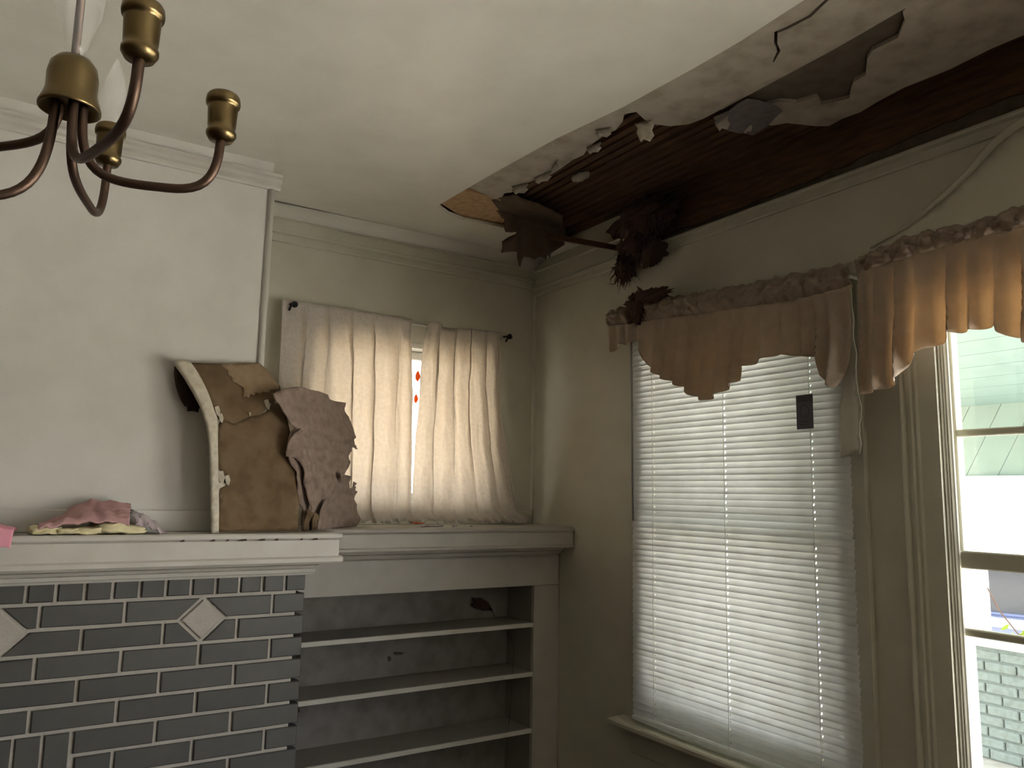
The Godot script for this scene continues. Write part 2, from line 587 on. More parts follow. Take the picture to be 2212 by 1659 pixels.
func ceiling() -> void:
	var root := frame_of("ceiling", "pale drywall ceiling with a collapsed strip along the window wall")
	var up := Transform3D(Basis(Vector3(1, 0, 0), Vector3(0, 0, 1), Vector3(0, -1, 0)), Vector3.ZERO)   # poly (x, z), extruded downwards
	var b := MB.new()
	b.prism(poly([-2.4, -2.9, W, -2.9, W, -2.572, 1.62, -2.578, 1.437, -2.597, 1.36, -2.575, 1.285, -2.523, 1.29, -2.35, 1.297, -2.161, 1.316, -1.816, 1.352, -1.554, 1.366, -1.298, 1.369, -1.153, 1.36, -0.976, 1.36, -0.3, W, -0.3, W, 2.4, -2.4, 2.4]), up.translated(Vector3(0, HC + 0.013, 0)), 0.013)
	obj(b, "drywall", M.ceil, root)
	# older skin over the strip, torn along the hole, a missing patch and cracks cut out of it
	var skin := poly([1.22, -2.30, 1.445, -2.369, 1.452, -2.33, 1.44, -2.30, 1.455, -2.282, 1.474, -2.228, 1.458, -2.18, 1.463, -2.12, 1.48, -2.06, 1.477, -2.0, 1.468, -1.93, 1.474, -1.88, 1.452, -1.826, 1.435, -1.731, 1.445, -1.69, 1.426, -1.636, 1.40, -1.60, 1.42, -1.57, 1.464, -1.589, 1.51, -1.598, 1.561, -1.576, 1.592, -1.54, 1.604, -1.49, 1.604, -1.425, 1.66, -1.41, 1.70, -1.43, 1.765, -1.424, 1.80, -1.40, 1.819, -1.369, 1.90, -1.335, 1.933, -1.312, 1.925, -1.26, 1.932, -1.213, 1.915, -1.14, 1.904, -1.070, 1.912, -0.953, 1.901, -0.848, 1.904, -0.776, 1.90, -0.3, 1.22, -0.3])
	var patch := poly([1.584, -0.873, 1.593, -0.886, 1.630, -0.902, 1.677, -0.947, 1.677, -1.011, 1.70, -1.04, 1.765, -1.086, 1.771, -1.123, 1.80, -1.15, 1.837, -1.180, 1.825, -1.21, 1.805, -1.244, 1.775, -1.232, 1.759, -1.226, 1.742, -1.279, 1.70, -1.30, 1.685, -1.337, 1.70, -1.45, 1.607, -1.45, 1.602, -1.273, 1.598, -1.063])
	var crack := poly([1.415, -0.29, 1.425, -0.29, 1.422, -0.954, 1.442, -1.012, 1.438, -1.07, 1.431, -1.095, 1.467, -1.124, 1.498, -1.139, 1.526, -1.181, 1.522, -1.183, 1.492, -1.145, 1.462, -1.130, 1.422, -1.097, 1.428, -1.067, 1.432, -1.012, 1.413, -0.954])
	var parts := [skin]
	for cut in [patch, crack]:
		var next := []
		for p in parts:
			for r in Geometry2D.clip_polygons(p, cut):
				if not Geometry2D.is_polygon_clockwise(r):
					next.append(r)
		parts = next
	for p in parts:
		b = MB.new()
		b.prism(p, up.translated(Vector3(0, HC + 0.0245, 0)), 0.0105)
		obj(b, "old_plaster", M.plaster, root)
	b = MB.new()
	b.prism(Geometry2D.offset_polygon(skin, -0.012)[0], up.translated(Vector3(0, HC + 0.036, 0)), 0.0105)
	obj(b, "plaster_backing", M.plaster_base, root).set_meta("label", "darker backing bared where plaster fell off")
	b = MB.new()
	b.prism(poly([1.27, -2.51, 1.30, -2.36, 1.445, -2.362, 1.50, -2.38, 1.56, -2.45, 1.62, -2.60, 1.437, -2.61]), up.translated(Vector3(0, HC + 0.028, 0)), 0.012)
	obj(b, "bared_fibreboard", M.plaster_tan, root).set_meta("label", "orange tan board bared at the far corner of the hole")
	# beadboard of the first ceiling
	var prof := []
	for e in [[0.0, 0.018], [0.006, 0.018], [0.009, 0.002], [0.014, 0.0], [0.029, 0.0], [0.033, 0.002], [0.0365, 0.018], [0.0435, 0.018], [0.047, 0.002], [0.052, 0.0], [0.068, 0.0], [0.073, 0.002], [0.077, 0.018], [0.083, 0.018], [0.083, 0.026], [0.0, 0.026]]:
		prof.append_array([e[0], e[1]])
	for k in 11:
		b = MB.new()
		var dx := 1.10 + k * 0.0835
		b.prism(poly(prof), Transform3D(Basis(), Vector3(dx, HC + 0.058 + 0.002 * sin(k * 2.3), ZB)), 2.75)
		obj(b, "board", M.dark_wood, root)
	b = MB.new()
	b.box(Vector3(-2.56, HC + 0.09, ZB - 0.16), Vector3(W + 0.16, HC + 0.19, 2.56))
	obj(b, "deck", M.dark_wood, root)
	# curled flaps of paint and paper along the torn edge: [x, z, width, drop, turn]
	for f in [[1.44, -2.20, 0.07, 0.035, 0.4], [1.455, -2.08, 0.09, 0.03, 0.1], [1.435, -1.98, 0.06, 0.025, -0.3], [1.45, -1.80, 0.06, 0.03, 0.2], [1.405, -1.70, 0.05, 0.03, 0.6], [1.475, -1.60, 0.055, 0.06, 0.5], [1.62, -1.44, 0.05, 0.05, 0.1], [1.715, -1.43, 0.045, 0.035, -0.2]]:
		b = MB.new()
		b.smooth(true)
		var w: float = f[2]
		var drop: float = f[3]
		var turn := Basis(Vector3.UP, f[4])
		var o := Vector3(f[0], HC + 0.013, f[1])
		var pl := poly([-w / 2, 0, w / 2, 0, w * 0.55, -0.3, w * 0.42, -0.55, w * 0.5, -0.8, w * 0.2, -1, -w * 0.1, -0.85, -w * 0.3, -0.95, -w * 0.42, -0.5, -w * 0.35, -0.3])
		for i in pl.size():
			pl[i].y *= drop
		b.plate(pl, 0.01, 0.002, func(q: Vector2) -> Vector3:
			return o + turn * Vector3(0.5 * absf(q.y) + 0.012 * sin(q.y / drop * 2.5), q.y * 0.9, q.x))
		obj(b, "peeling_flap", M.gypsum if f[0] < 1.6 and f[1] > -1.65 else M.plaster, root)
	# taped joint hanging below the missing patch
	b = MB.new()
	b.plate(poly([1.60, -1.33, 1.605, -1.45, 1.65, -1.47, 1.70, -1.455, 1.765, -1.45, 1.772, -1.40, 1.75, -1.33, 1.70, -1.31, 1.66, -1.325]), 0.02, 0.002, func(q: Vector2) -> Vector3:
		return Vector3(q.x, HC + 0.008 - 0.025 * clampf((-1.36 - q.y) * 8.0, 0, 1) - 0.004 * sin(q.x * 60.0), q.y))
	obj(b, "joint_tape", M.tape, root)


func trims() -> void:
	# chimney breast: picture rail and corner bead
	var alongx := Basis(Vector3(0, 0, 1), Vector3(0, 1, 0), Vector3(1, 0, 0))   # profile x -> +z (into the room), y -> y, length -> +x
	var b := MB.new()
	b.prism(poly([0, 2.476, 0.008, 2.476, 0.012, 2.484, 0.012, 2.492, 0.02, 2.498, 0.022, 2.51, 0.03, 2.516, 0.03, 2.524, 0.024, 2.527, 0, 2.527]), Transform3D(alongx, Vector3(-1.1, 0, ZC)), 1.1 + 0.690)
	struct(b, "trim_1", M.trim, "white picture rail across the chimney breast")
	b = MB.new()
	b.smooth(true)
	b.tube([Vector3(XC - 0.005, 1.44, ZC + 0.001), Vector3(XC - 0.005, 2.478, ZC + 0.001)], 0.0115, 12)
	struct(b, "trim_2", M.trim, "white rounded corner bead down the chimney breast edge")
	# nook rail
	b = MB.new()
	b.prism(poly([0, 2.437, 0.010, 2.437, 0.013, 2.442, 0.012, 2.466, 0.020, 2.470, 0.021, 2.478, 0.014, 2.482, 0.014, 2.520, 0.020, 2.524, 0.020, 2.528, 0, 2.528]), Transform3D(alongx, Vector3(XC, 0, ZB)), W - XC)
	struct(b, "trim_3", M.trim_tan, "moulded rail above the nook curtains")
	b = MB.new()
	b.smooth(true)
	b.prism(poly([0, 2.528, 0.004, 2.5285, 0.010, 2.533, 0.018, 2.541, 0.029, 2.551, 0.042, 2.560, 0.056, 2.5665, 0.07, 2.5697, 0.0, 2.5697]), Transform3D(alongx, Vector3(XC, 0, ZB)), W - XC)
	struct(b, "trim_9", M.ceil, "pale cove between the nook rail and the ceiling")
	# right wall rail: only the bead is left where the ceiling fell
	var alongz := Basis(Vector3(-1, 0, 0), Vector3(0, 1, 0), Vector3(0, 0, -1))  # profile x -> -x (into the room), length -> -z
	b = MB.new()
	b.prism(poly([0, 2.405, 0.008, 2.405, 0.011, 2.410, 0.010, 2.430, 0.020, 2.435, 0.022, 2.441, 0.019, 2.447, 0, 2.450]), Transform3D(alongz, Vector3(W, 0, -0.3)), 2.6)
	struct(b, "trim_4", M.trim_tan, "pale bead rail under the collapsed ceiling strip")
	b = MB.new()
	b.prism(poly([0, 2.449, 0.013, 2.449, 0.013, 2.515, 0.018, 2.52, 0.018, 2.526, 0, 2.526]), Transform3D(alongz, Vector3(W, 0, -2.24)), 0.66)
	struct(b, "trim_5", M.trim_tan, "remaining upper rail in the nook corner")
	b = MB.new()
	b.prism(poly([0, 0, 0.013, 0, 0.013, 0.009, 0.009, 0.013, 0, 0.013]), Transform3D(Basis(Vector3(-1, 0, 0), Vector3(0, 0, 1), Vector3(0, 1, 0)), Vector3(W, 1.435, ZB)), 1.0)
	struct(b, "trim_6", M.trim_tan, "thin corner strip of the nook")
	# low base boards on mantel and bookcase top
	b = MB.new()
	b.box(Vector3(-1.1, ML, ZC), Vector3(XC + 0.004, 1.438, ZC + 0.012), 0.003)
	struct(b, "baseboard_mantel", M.wall, "low board along the wall on the mantel")
	b = MB.new()
	b.box(Vector3(XC, ML, ZB), Vector3(W - 0.013, 1.434, ZB + 0.014), 0.003)
	struct(b, "baseboard_nook", M.wall_tan, "low board along the wall on the bookcase top")


func sash(root: Node3D, lo: Vector3, hi: Vector3, fr: float, depth: float, bars: Array, mat: Material, axis: String) -> void:
	# a glazed sash with side stiles, rails and horizontal bars; axis "x": lies across x (plane z, y); "z": across z (plane x, y)
	var b := MB.new()
	var box := func(u0: float, v0: float, u1: float, v1: float, d0: float, d1: float) -> void:
		if axis == "x":
			b.box(Vector3(lo.x + d0, v0, u0), Vector3(lo.x + d1, v1, u1), 0.003)
		else:
			b.box(Vector3(u0, v0, lo.z + d0), Vector3(u1, v1, lo.z + d1), 0.003)
	var u0 := lo.z if axis == "x" else lo.x
	var u1 := hi.z if axis == "x" else hi.x
	box.call(u0, lo.y, u0 + fr, hi.y, 0.0, depth)
	box.call(u1 - fr, lo.y, u1, hi.y, 0.0, depth)
	box.call(u0 + fr, lo.y, u1 - fr, lo.y + fr, 0.0, depth)
	box.call(u0 + fr, hi.y - fr, u1 - fr, hi.y, 0.0, depth)
	for y in bars:
		box.call(u0 + fr, y - 0.009, u1 - fr, y + 0.009, 0.0, depth)
	var s := obj(b, "sash", mat, root)
	var ys := [lo.y + fr]
	for y in bars:
		ys.append_array([y - 0.009, y + 0.009])
	ys.append(hi.y - fr)
	for k in range(0, ys.size(), 2):
		b = MB.new()
		var e := 0.004
		if axis == "x":
			b.box(Vector3(lo.x + depth * 0.45, ys[k] - e, u0 + fr - e), Vector3(lo.x + depth * 0.45 + 0.003, ys[k + 1] + e, u1 - fr + e))
		else:
			b.box(Vector3(u0 + fr - e, ys[k] - e, lo.z + depth * 0.45), Vector3(u1 - fr + e, ys[k + 1] + e, lo.z + depth * 0.45 + 0.003))
		obj(b, "pane", M.glass, s)


func windows() -> void:
	# nook window behind the curtains
	var r := frame_of("window_1", "small window behind the pleated nook curtains")
	var b := MB.new()
	for q in [[0.93, 1.44, 0.955, 2.12], [1.735, 1.44, 1.76, 2.12], [0.955, 1.44, 1.735, 1.465], [0.955, 2.095, 1.735, 2.12]]:
		b.box(Vector3(q[0], q[1], ZB - 0.15), Vector3(q[2], q[3], ZB + 0.002), 0.002)
	obj(b, "jamb", M.trim, r)
	sash(r, Vector3(0.956, 1.466, ZB - 0.10), Vector3(1.734, 2.094, ZB - 0.06), 0.035, 0.035, [], M.trim, "z")
	# blind window
	r = frame_of("window_2", "tall window behind the white slatted blind")
	b = MB.new()
	b.box(Vector3(W - 0.018, 0.717, -2.235), Vector3(W, 2.15, -2.12), 0.003)
	b.box(Vector3(W - 0.018, 0.717, -1.38), Vector3(W, 2.15, -1.275), 0.003)
	b.box(Vector3(W - 0.018, 2.06, -2.12), Vector3(W, 2.15, -1.38), 0.003)
	obj(b, "casing", M.trim_tan, r)
	b = MB.new()
	b.box(Vector3(W - 0.085, 0.695, -2.285), Vector3(W, 0.716, -1.22), 0.005)
	b.box(Vector3(W - 0.016, 0.60, -2.235), Vector3(W, 0.695, -1.27), 0.003)
	obj(b, "stool", M.trim_tan, r)
	sash(r, Vector3(W + 0.05, 0.78, -2.12), Vector3(W + 0.09, 1.42, -1.38), 0.045, 0.035, [], M.trim_tan, "x")
	sash(r, Vector3(W + 0.09, 1.38, -2.12), Vector3(W + 0.13, 2.06, -1.38), 0.045, 0.035, [], M.trim_tan, "x")
	# bright window at the right
	r = frame_of("window_3", "bright sash window looking onto the porch")
	b = MB.new()
	var alongy := Basis(Vector3(0, 0, 1), Vector3(-1, 0, 0), Vector3(0, -1, 0))   # profile x -> z, y -> into the room (-x), length -> down
	var casing := poly([-1.164, 0, -1.164, 0.026, -1.158, 0.030, -1.152, 0.026, -1.150, 0.020, -1.143, 0.020, -1.140, 0.026, -1.134, 0.026, -1.131, 0.019, -1.122, 0.022, -1.116, 0.018, -1.069, 0.016, -1.067, 0.0])
	b.prism(casing, Transform3D(alongy, Vector3(W, 2.20, 0)), 1.66)
	b.box(Vector3(W - 0.02, 2.10, -1.067), Vector3(W, 2.20, 0.02), 0.004)
	b.box(Vector3(W - 0.02, 0.54, -0.08), Vector3(W, 2.10, 0.02), 0.004)
	obj(b, "casing", M.trim_tan, r)
	b = MB.new()
	var stop := poly([-1.099, -0.010, -1.068, 0.006, -1.064, 0.008, -1.061, 0.004, -1.058, 0.004, -1.056, 0.001, -1.053, 0.001, -1.050, -0.003, -1.047, -0.005, -1.046, -0.010])
	b.prism(stop, Transform3D(alongy, Vector3(W, 2.10, 0)), 1.48)
	obj(b, "stop_moulding", M.trim_tan, r)
	sash(r, Vector3(W + 0.055, 1.345, -1.099), Vector3(W + 0.08, 2.10, -0.10), 0.036, 0.022, [1.680], M.trim_tan, "x")
	sash(r, Vector3(W + 0.018, 0.62, -1.099), Vector3(W + 0.053, 1.385, -0.10), 0.042, 0.024, [1.190], M.trim_tan, "x")
	# the room's other windows, out of the frame
	r = frame_of("window_4", "window on the same wall, nearer the camera")
	sash(r, Vector3(W + 0.05, 0.40, 0.20), Vector3(W + 0.09, 1.80, 2.25), 0.05, 0.035, [1.36], M.trim_tan, "x")


# ------------------------------------------------------------------ fireplace wall
func fireplace() -> void:
	var t := thing("brick_fireplace", "grey painted brick fireplace with raised white joints and white diamond tiles", "fireplace")
	var b := MB.new()
	b.box(Vector3(-0.8, 0.0, -2.499), Vector3(-0.21, 0.66, -2.4575), 0.0)
	b.box(Vector3(0.225, 0.0, -2.499), Vector3(0.806, 0.66, -2.4575), 0.0)
	b.box(Vector3(-0.8, 0.66, -2.499), Vector3(0.806, 1.243, -2.4575), 0.0)
	b.box(Vector3(0.672, 0.0, -2.688), Vector3(0.80, 1.243, -2.495), 0.0)
	obj(b, "mortar", M.mortar, t)
	b = MB.new()
	b.box(Vector3(-0.22, 0.0, -2.5), Vector3(0.23, 0.67, -2.485))
	obj(b, "firebox", M.void, t)
	var dia := []
	for c in [[0.5325, 1.1265], [0.036, 1.1215]]:
		dia.append(poly([c[0] - 0.0715, c[1], c[0], c[1] - 0.0685, c[0] + 0.0715, c[1], c[0], c[1] + 0.0685]))
		b = MB.new()
		b.brick(poly([c[0] - 0.057, c[1], c[0], c[1] - 0.055, c[0] + 0.057, c[1], c[0], c[1] + 0.055]), -2.46, -2.4505, 0.003)
		obj(b, "diamond_tile", M.mortar, t).set_meta("label", "white diamond tile")
	var right := 0.832
	var shared := {}
	var pieces := []
	# upright course under the mantel
	for k in 24:
		var x1 := right - k * 0.0681
		pieces.append([x1 - 0.0581, 1.1955, x1, 1.262])
	# running courses downwards
	for row in 18:
		var y1 := 1.1855 - row * 0.0656
		var y0 := y1 - 0.0556
		var x1 := right
		var first := 0.0935 if row % 2 == 0 else 0.1945
		while x1 > -0.8:
			var w := first if x1 == right else 0.1937
			var x0: float = max(x1 - w, -0.8)
			var lo := x0
			var hi := x1
			if row >= 5 and row < 8 and lo < 0.226:
				lo = max(lo, 0.236)
			elif row >= 8 and lo < 0.226:
				lo = max(lo, 0.236)
			if row >= 5 and hi < 0.24 and hi > -0.21:
				lo = x0
				hi = -0.21
			if row >= 5 and x0 < -0.21 and x1 < 0.0:
				lo = x0
				hi = min(x1, -0.21)
			if hi - lo > 0.02:
				pieces.append([lo, y0, hi, y1])
			x1 = x0 - 0.0098
	# upright course over the fire opening
	for k in 7:
		var x1 := 0.2195 - k * 0.0655
		pieces.append([x1 - 0.0565, 0.665, x1, 0.8575])
	var n := 0
	for p in pieces:
		n += 1
		var mat: Material = M.brick[(n * 7 + n / 3) % 4]
		var z1: float = -2.45 + 0.0015 * sin(n * 3.7)
		var list := [poly([p[0], p[1], p[2], p[1], p[2], p[3], p[0], p[3]])]
		var cut := false
		for d in dia:
			var next := []
			for q in list:
				if Geometry2D.intersect_polygons(q, d).size():
					cut = true
					next.append_array(Geometry2D.clip_polygons(q, d))
				else:
					next.append(q)
			list = next
		if cut:
			for q in list:
				var area := 0.0
				for i in q.size():
					area += q[i].cross(q[(i + 1) % q.size()]) * 0.5
				if absf(area) > 0.0003:
					b = MB.new()
					b.brick(q, -2.475, z1, 0.002)
					obj(b, "brick", mat, t)
			continue
		var key := "%.3f %.3f" % [p[2] - p[0], p[3] - p[1]]
		if not shared.has(key):
			b = MB.new()
			var hx: float = (p[2] - p[0]) / 2
			var hy: float = (p[3] - p[1]) / 2
			b.brick(poly([-hx, -hy, hx, -hy, hx, hy, -hx, hy]), -0.025, 0.0, 0.0025)
			shared[key] = b.mesh()
		var o := put(shared[key], "brick", mat, t)
		o.position = Vector3((p[0] + p[2]) / 2, (p[1] + p[3]) / 2, z1)
		o.rotation.z = 0.006 * sin(n * 5.1)
	# the pier's return beside the bookcase
	for row in 19:
		b = MB.new()
		var y0 := 1.1955 - row * 0.0656
		b.box(Vector3(0.795, max(0.0, y0 - 0.0656 * 0.0), -2.69), Vector3(right, y0 + 0.0555, -2.477), 0.003)
		obj(b, "brick", M.brick[row % 4], t)


func mantel() -> void:
	var t := thing("mantel_shelf", "white wooden mantel shelf with chipped paint over the brick fireplace", "mantel", Vector3(0, 0, 0))
	var alongx := Basis(Vector3(0, 0, 1), Vector3(0, 1, 0), Vector3(1, 0, 0))
	var b := MB.new()
	b.box(Vector3(-0.9, 1.357, -2.50), Vector3(0.905, ML, -2.336), 0.004)
	b.box(Vector3(XC + 0.003, 1.357, -2.5825), Vector3(0.905, ML, -2.45), 0.0)
	obj(b, "shelf_board", M.trim, t)
	b = MB.new()
	b.box(Vector3(-0.9, 1.300, -2.48), Vector3(0.898, 1.3565, -2.342), 0.003)
	obj(b, "fascia", M.trim, t)
	b = MB.new()
	b.box(Vector3(-0.9, 1.285, -2.48), Vector3(0.910, 1.306, -2.334), 0.005)
	obj(b, "fillet", M.trim, t)
	b = MB.new()
	b.prism(poly([-2.49, 1.243, -2.432, 1.243, -2.428, 1.250, -2.420, 1.252, -2.418, 1.262, -2.404, 1.266, -2.398, 1.274, -2.380, 1.279, -2.376, 1.285, -2.49, 1.285]), Transform3D(alongx, Vector3(-0.9, 0, 0)), 0.9 + 0.852)
	obj(b, "bed_moulding", M.trim, t)
	for c in [[0.655, 0.024], [0.70, 0.010], [0.775, 0.008], [0.815, 0.022], [0.60, 0.03], [0.52, 0.014], [0.44, 0.012], [0.56, 0.008]]:
		b = MB.new()
		var x: float = c[0]
		var w: float = c[1]
		b.plate(poly([x - w / 2, 1.3548, x + w * 0.1, 1.3545, x + w / 2, 1.356, x + w * 0.45, 1.3605, x, 1.360, x - w * 0.3, 1.357]), 0.008, 0.002, func(q: Vector2) -> Vector3: return Vector3(q.x, q.y, -2.3352))
		obj(b, "paint_chip", M.stained, t)


func bookcase() -> void:
	var t := thing("built_in_bookcase", "built-in white bookcase with bare shelves beside the brick fireplace", "bookcase")
	var alongx := Basis(Vector3(0, 0, 1), Vector3(0, 1, 0), Vector3(1, 0, 0))
	var b := MB.new()
	b.box(Vector3(XC + 0.003, 1.357, ZB), Vector3(W - 0.004, ML, -2.583), 0.006)
	obj(b, "top_board", M.case, t)
	b = MB.new()
	b.box(Vector3(0.80, 1.305, -2.70), Vector3(W - 0.006, 1.3565, -2.588), 0.003)
	obj(b, "fascia", M.case, t)
	b = MB.new()
	b.box(Vector3(0.80, 1.293, -2.70), Vector3(W - 0.005, 1.3085, -2.583), 0.004)
	obj(b, "fillet", M.case, t)
	b = MB.new()
	b.prism(poly([-2.70, 1.256, -2.688, 1.256, -2.682, 1.262, -2.668, 1.264, -2.664, 1.276, -2.650, 1.280, -2.645, 1.293, -2.70, 1.293]), Transform3D(alongx, Vector3(0.80, 0, 0)), W - 0.81)
	obj(b, "bed_moulding", M.case, t)
	b = MB.new()
	b.box(Vector3(0.70, 1.137, -2.71), Vector3(W - 0.002, 1.258, -2.69), 0.002)
	obj(b, "lintel", M.case, t)
	b = MB.new()
	b.box(Vector3(1.870, 0.0, -2.71), Vector3(W - 0.002, 1.1365, -2.69), 0.002)
	obj(b, "stile", M.case, t)
	b = MB.new()
	b.box(Vector3(1.870, 0.0, ZB + 0.012), Vector3(1.888, 1.25, -2.711), 0.0)
	obj(b, "side_panel", M.shelf, t)
	b = MB.new()
	b.box(Vector3(0.70, 0.0, ZB + 0.002), Vector3(1.89, 1.30, ZB + 0.012), 0.0)
	obj(b, "back_panel", M.back_panel, t)
	for y in [0.9905, 0.799, 0.583, 0.37, 0.15]:
		b = MB.new()
		b.box(Vector3(0.70, y - 0.0175, ZB + 0.0125), Vector3(1.8695, y, -2.695), 0.003)
		var sh := obj(b, "shelf", M.shelf, t)
		b = MB.new()
		b.box(Vector3(0.70, y - 0.0172, -2.6949), Vector3(1.8694, y - 0.0004, -2.6905), 0.0015)
		obj(b, "front_edge", M.trim, sh).set_meta("label", "paler painted front edge")
	# scraps of paint curling off the back panel and shelf edges
	for s in [[0.96, 0.945, 0.045, 0.10, 0.5], [0.965, 0.745, 0.05, 0.07, 0.6], [1.07, 0.782, 0.03, 0.03, 0.2], [1.33, 0.865, 0.012, 0.02, 0.3], [1.37, 0.882, 0.045, 0.010, 0.2]]:
		b = MB.new()
		var w: float = s[2]
		var h: float = s[3]
		var o := Vector3(s[0], s[1], ZB + 0.014)
		var curl: float = s[4]
		b.plate(poly([-w * 0.5, h * 0.5, w * 0.1, h * 0.42, w * 0.5, h * 0.1, w * 0.2, -h * 0.1, w * 0.3, -h * 0.4, -w * 0.2, -h * 0.5, -w * 0.45, -h * 0.1]), 0.012, 0.001, func(q: Vector2) -> Vector3:
			return o + Vector3(q.x, q.y, curl * (q.x + w * 0.5) * 0.8 + 0.003))
		obj(b, "peeled_paint", M.stained, t)
	# dust web with its long thread
	var wb := thing("dusty_cobweb", "dark dusty cobweb clump on the bookcase back with a long hanging thread", "cobweb", Vector3(1.735, 1.05, ZB + 0.014))
	b = MB.new()
	b.plate(poly([-0.048, 0.028, -0.032, 0.018, -0.005, 0.022, 0.028, 0.006, 0.052, -0.028, 0.03, -0.022, 0.008, -0.026, -0.03, -0.016, -0.052, -0.006, -0.04, 0.006]), 0.012, 0.004, func(q: Vector2) -> Vector3:
		return Vector3(q.x, q.y, 0.012 + 0.006 * noise(q.x * 60.0, q.y * 60.0)))
	obj(b, "clump", M.rot, wb)
	b = MB.new()
	var path := []
	for i in 24:
		var f := i / 23.0
		path.append(Vector3(0.046 - 0.05 * f * f + 0.004 * sin(f * 9.0), -0.025 - 0.95 * f, 0.012 + 0.17 * smoothstep(0.0, 0.12, f)))
	b.tube(path, 0.0009, 5)
	obj(b, "thread", M.rot, wb)


# ------------------------------------------------------------------ outside
func outside() -> void:
	var b := MB.new()
	b.box(Vector3(-40, -0.75, -40), Vector3(60, -0.60, 40))
	var g := struct(b, "ground", M.grass, "lawn round the house")
	g.set_meta("kind", "structure")
	b = MB.new()
	b.box(Vector3(W + 0.16, -0.6, -4.6), Vector3(6.5, -0.3, 0.2), 0.01)
	struct(b, "porch_floor", M.concrete, "concrete porch floor outside the right window")
	b = MB.new()
	b.box(Vector3(W + 0.17, -0.6, 0.35), Vector3(11.0, -0.5, 12.0), 0.01)
	b.box(Vector3(-9.0, -0.6, 2.6), Vector3(W + 0.17, -0.5, 12.0), 0.01)
	struct(b, "driveway", M.driveway, "pale sunlit concrete drive in front of the house")
	b = MB.new()
	b.box(Vector3(-7.0, -0.6, -14.0), Vector3(1.6, -0.52, -3.12), 0.01)
	struct(b, "side_path", M.concrete, "gravel side path under the nook window")
	# porch ceiling: mint boards along the house
	var r := frame_of("porch_ceiling", "mint green board ceiling of the porch")
	for k in 15:
		b = MB.new()
		var f0 := k / 15.0
		var x0 := lerpf(W + 0.17, 6.42, f0)
		var x1 := lerpf(W + 0.17, 6.42, (k + 1) / 15.0) - 0.012
		var y0 := lerpf(2.72, 2.27, f0)
		var y1 := lerpf(2.72, 2.27, (k + 1) / 15.0)
		b.prism(poly([x0, y0, x1, y1, x1, y1 + 0.02, x0, y0 + 0.02]), Transform3D(Basis(), Vector3(0, 0, -4.8)), 5.1)
		obj(b, "board", M.mint, r)
	b = MB.new()
	b.prism(poly([W + 0.17, 2.76, 6.9, 2.26, 6.9, 2.34, W + 0.17, 2.84]), Transform3D(Basis(), Vector3(0, 0, -5.0)), 5.4)
	obj(b, "roof_deck", M.mint, r)
	# gable boards hanging from the outer edge, then the white beam
	r = frame_of("porch_beam", "pale green boarded beam along the porch edge")
	for k in 22:
		b = MB.new()
		var z0 := -4.9 + k * 0.235
		b.prism(poly([z0, 1.71, z0 + 0.226, 1.71, z0 + 0.226 + 0.30, 2.27, z0 + 0.30, 2.27]), Transform3D(Basis(Vector3(0, 0, 1), Vector3(0, 1, 0), Vector3(1, 0, 0)), Vector3(6.40, 0, 0)), 0.02)
		obj(b, "plank", M.pale_green, r)
	b = MB.new()
	b.box(Vector3(6.36, 1.63, -4.9), Vector3(6.50, 1.72, 0.3), 0.006)
	obj(b, "beam", M.porch_white, r)
	var post := thing("porch_post", "slim white post holding the porch beam outside the right window", "post", Vector3(6.2, -0.3, -3.11))
	b = MB.new()
	b.box(Vector3(-0.05, 0.86, -0.05), Vector3(0.05, 2.0, 0.05), 0.006)
	obj(b, "shaft", M.porch_white, post)
	b = MB.new()
	b.box(Vector3(-0.07, 0.82, -0.07), Vector3(0.07, 0.86, 0.07), 0.008)
	obj(b, "foot", M.porch_white, post)
	# low brick wall with a cap, painted pale green
	var low := thing("porch_wall", "low pale green painted brick porch wall with a worn white cap", "wall", Vector3(6.2, -0.3, -2.5))
	b = MB.new()
	b.box(Vector3(-0.12, 0.78, -0.85), Vector3(0.14, 0.84, 2.3), 0.01)
	obj(b, "cap", M.porch_white, low)
	b = MB.new()
	b.box(Vector3(-0.075, 0.0, -0.78), Vector3(0.10, 0.78, 2.2))
	obj(b, "core", M.porch_brick, low)
	var bm := MB.new()
	bm.box(Vector3(-0.018, -0.031, -0.102), Vector3(0.0, 0.031, 0.102), 0.006)
	var mesh := bm.mesh()
	for row in 10:
		for k in 12:
			var o := put(mesh, "brick", M.porch_brick, low)
			o.position = Vector3(-0.075 + 0.004 * sin(row * 3.0 + k * 5.0), 0.04 + row * 0.0755, -0.67 + k * 0.215 + (0.107 if row % 2 else 0.0))
	var vine := thing("vine", "green and yellow vine leaves trailing over the porch wall cap", "vine", Vector3(6.2, 0.54, -2.6))
	b = MB.new()
	b.tube([Vector3(0, 0.35, -0.45), Vector3(0.0, 0.2, -0.38), Vector3(-0.02, 0.05, -0.25), Vector3(-0.06, 0.02, 0.1), Vector3(-0.08, 0.02, 0.6)], 0.006, 6)
	obj(b, "stem", M.fibre, vine)
	for k in 26:
		b = MB.new()
		var c := Vector3(-0.05 + rng.randf_range(-0.05, 0.05), 0.02 + rng.randf_range(0.0, 0.10) * (1.0 if k < 10 else 0.4), -0.32 + k * 0.035)
		var turn := Basis.from_euler(Vector3(rng.randf_range(-1, 1), rng.randf_range(-3, 3), rng.randf_range(-0.6, 0.6)))
		b.plate(poly([0, -0.035, 0.022, -0.012, 0.026, 0.01, 0.0, 0.04, -0.026, 0.01, -0.022, -0.012]), 0.015, 0.001, func(q: Vector2) -> Vector3: return c + turn * Vector3(q.x, q.y, 4.0 * q.x * q.x))
		obj(b, "leaf", M.leaf_yellow if k % 4 == 1 else M.leaf, vine)
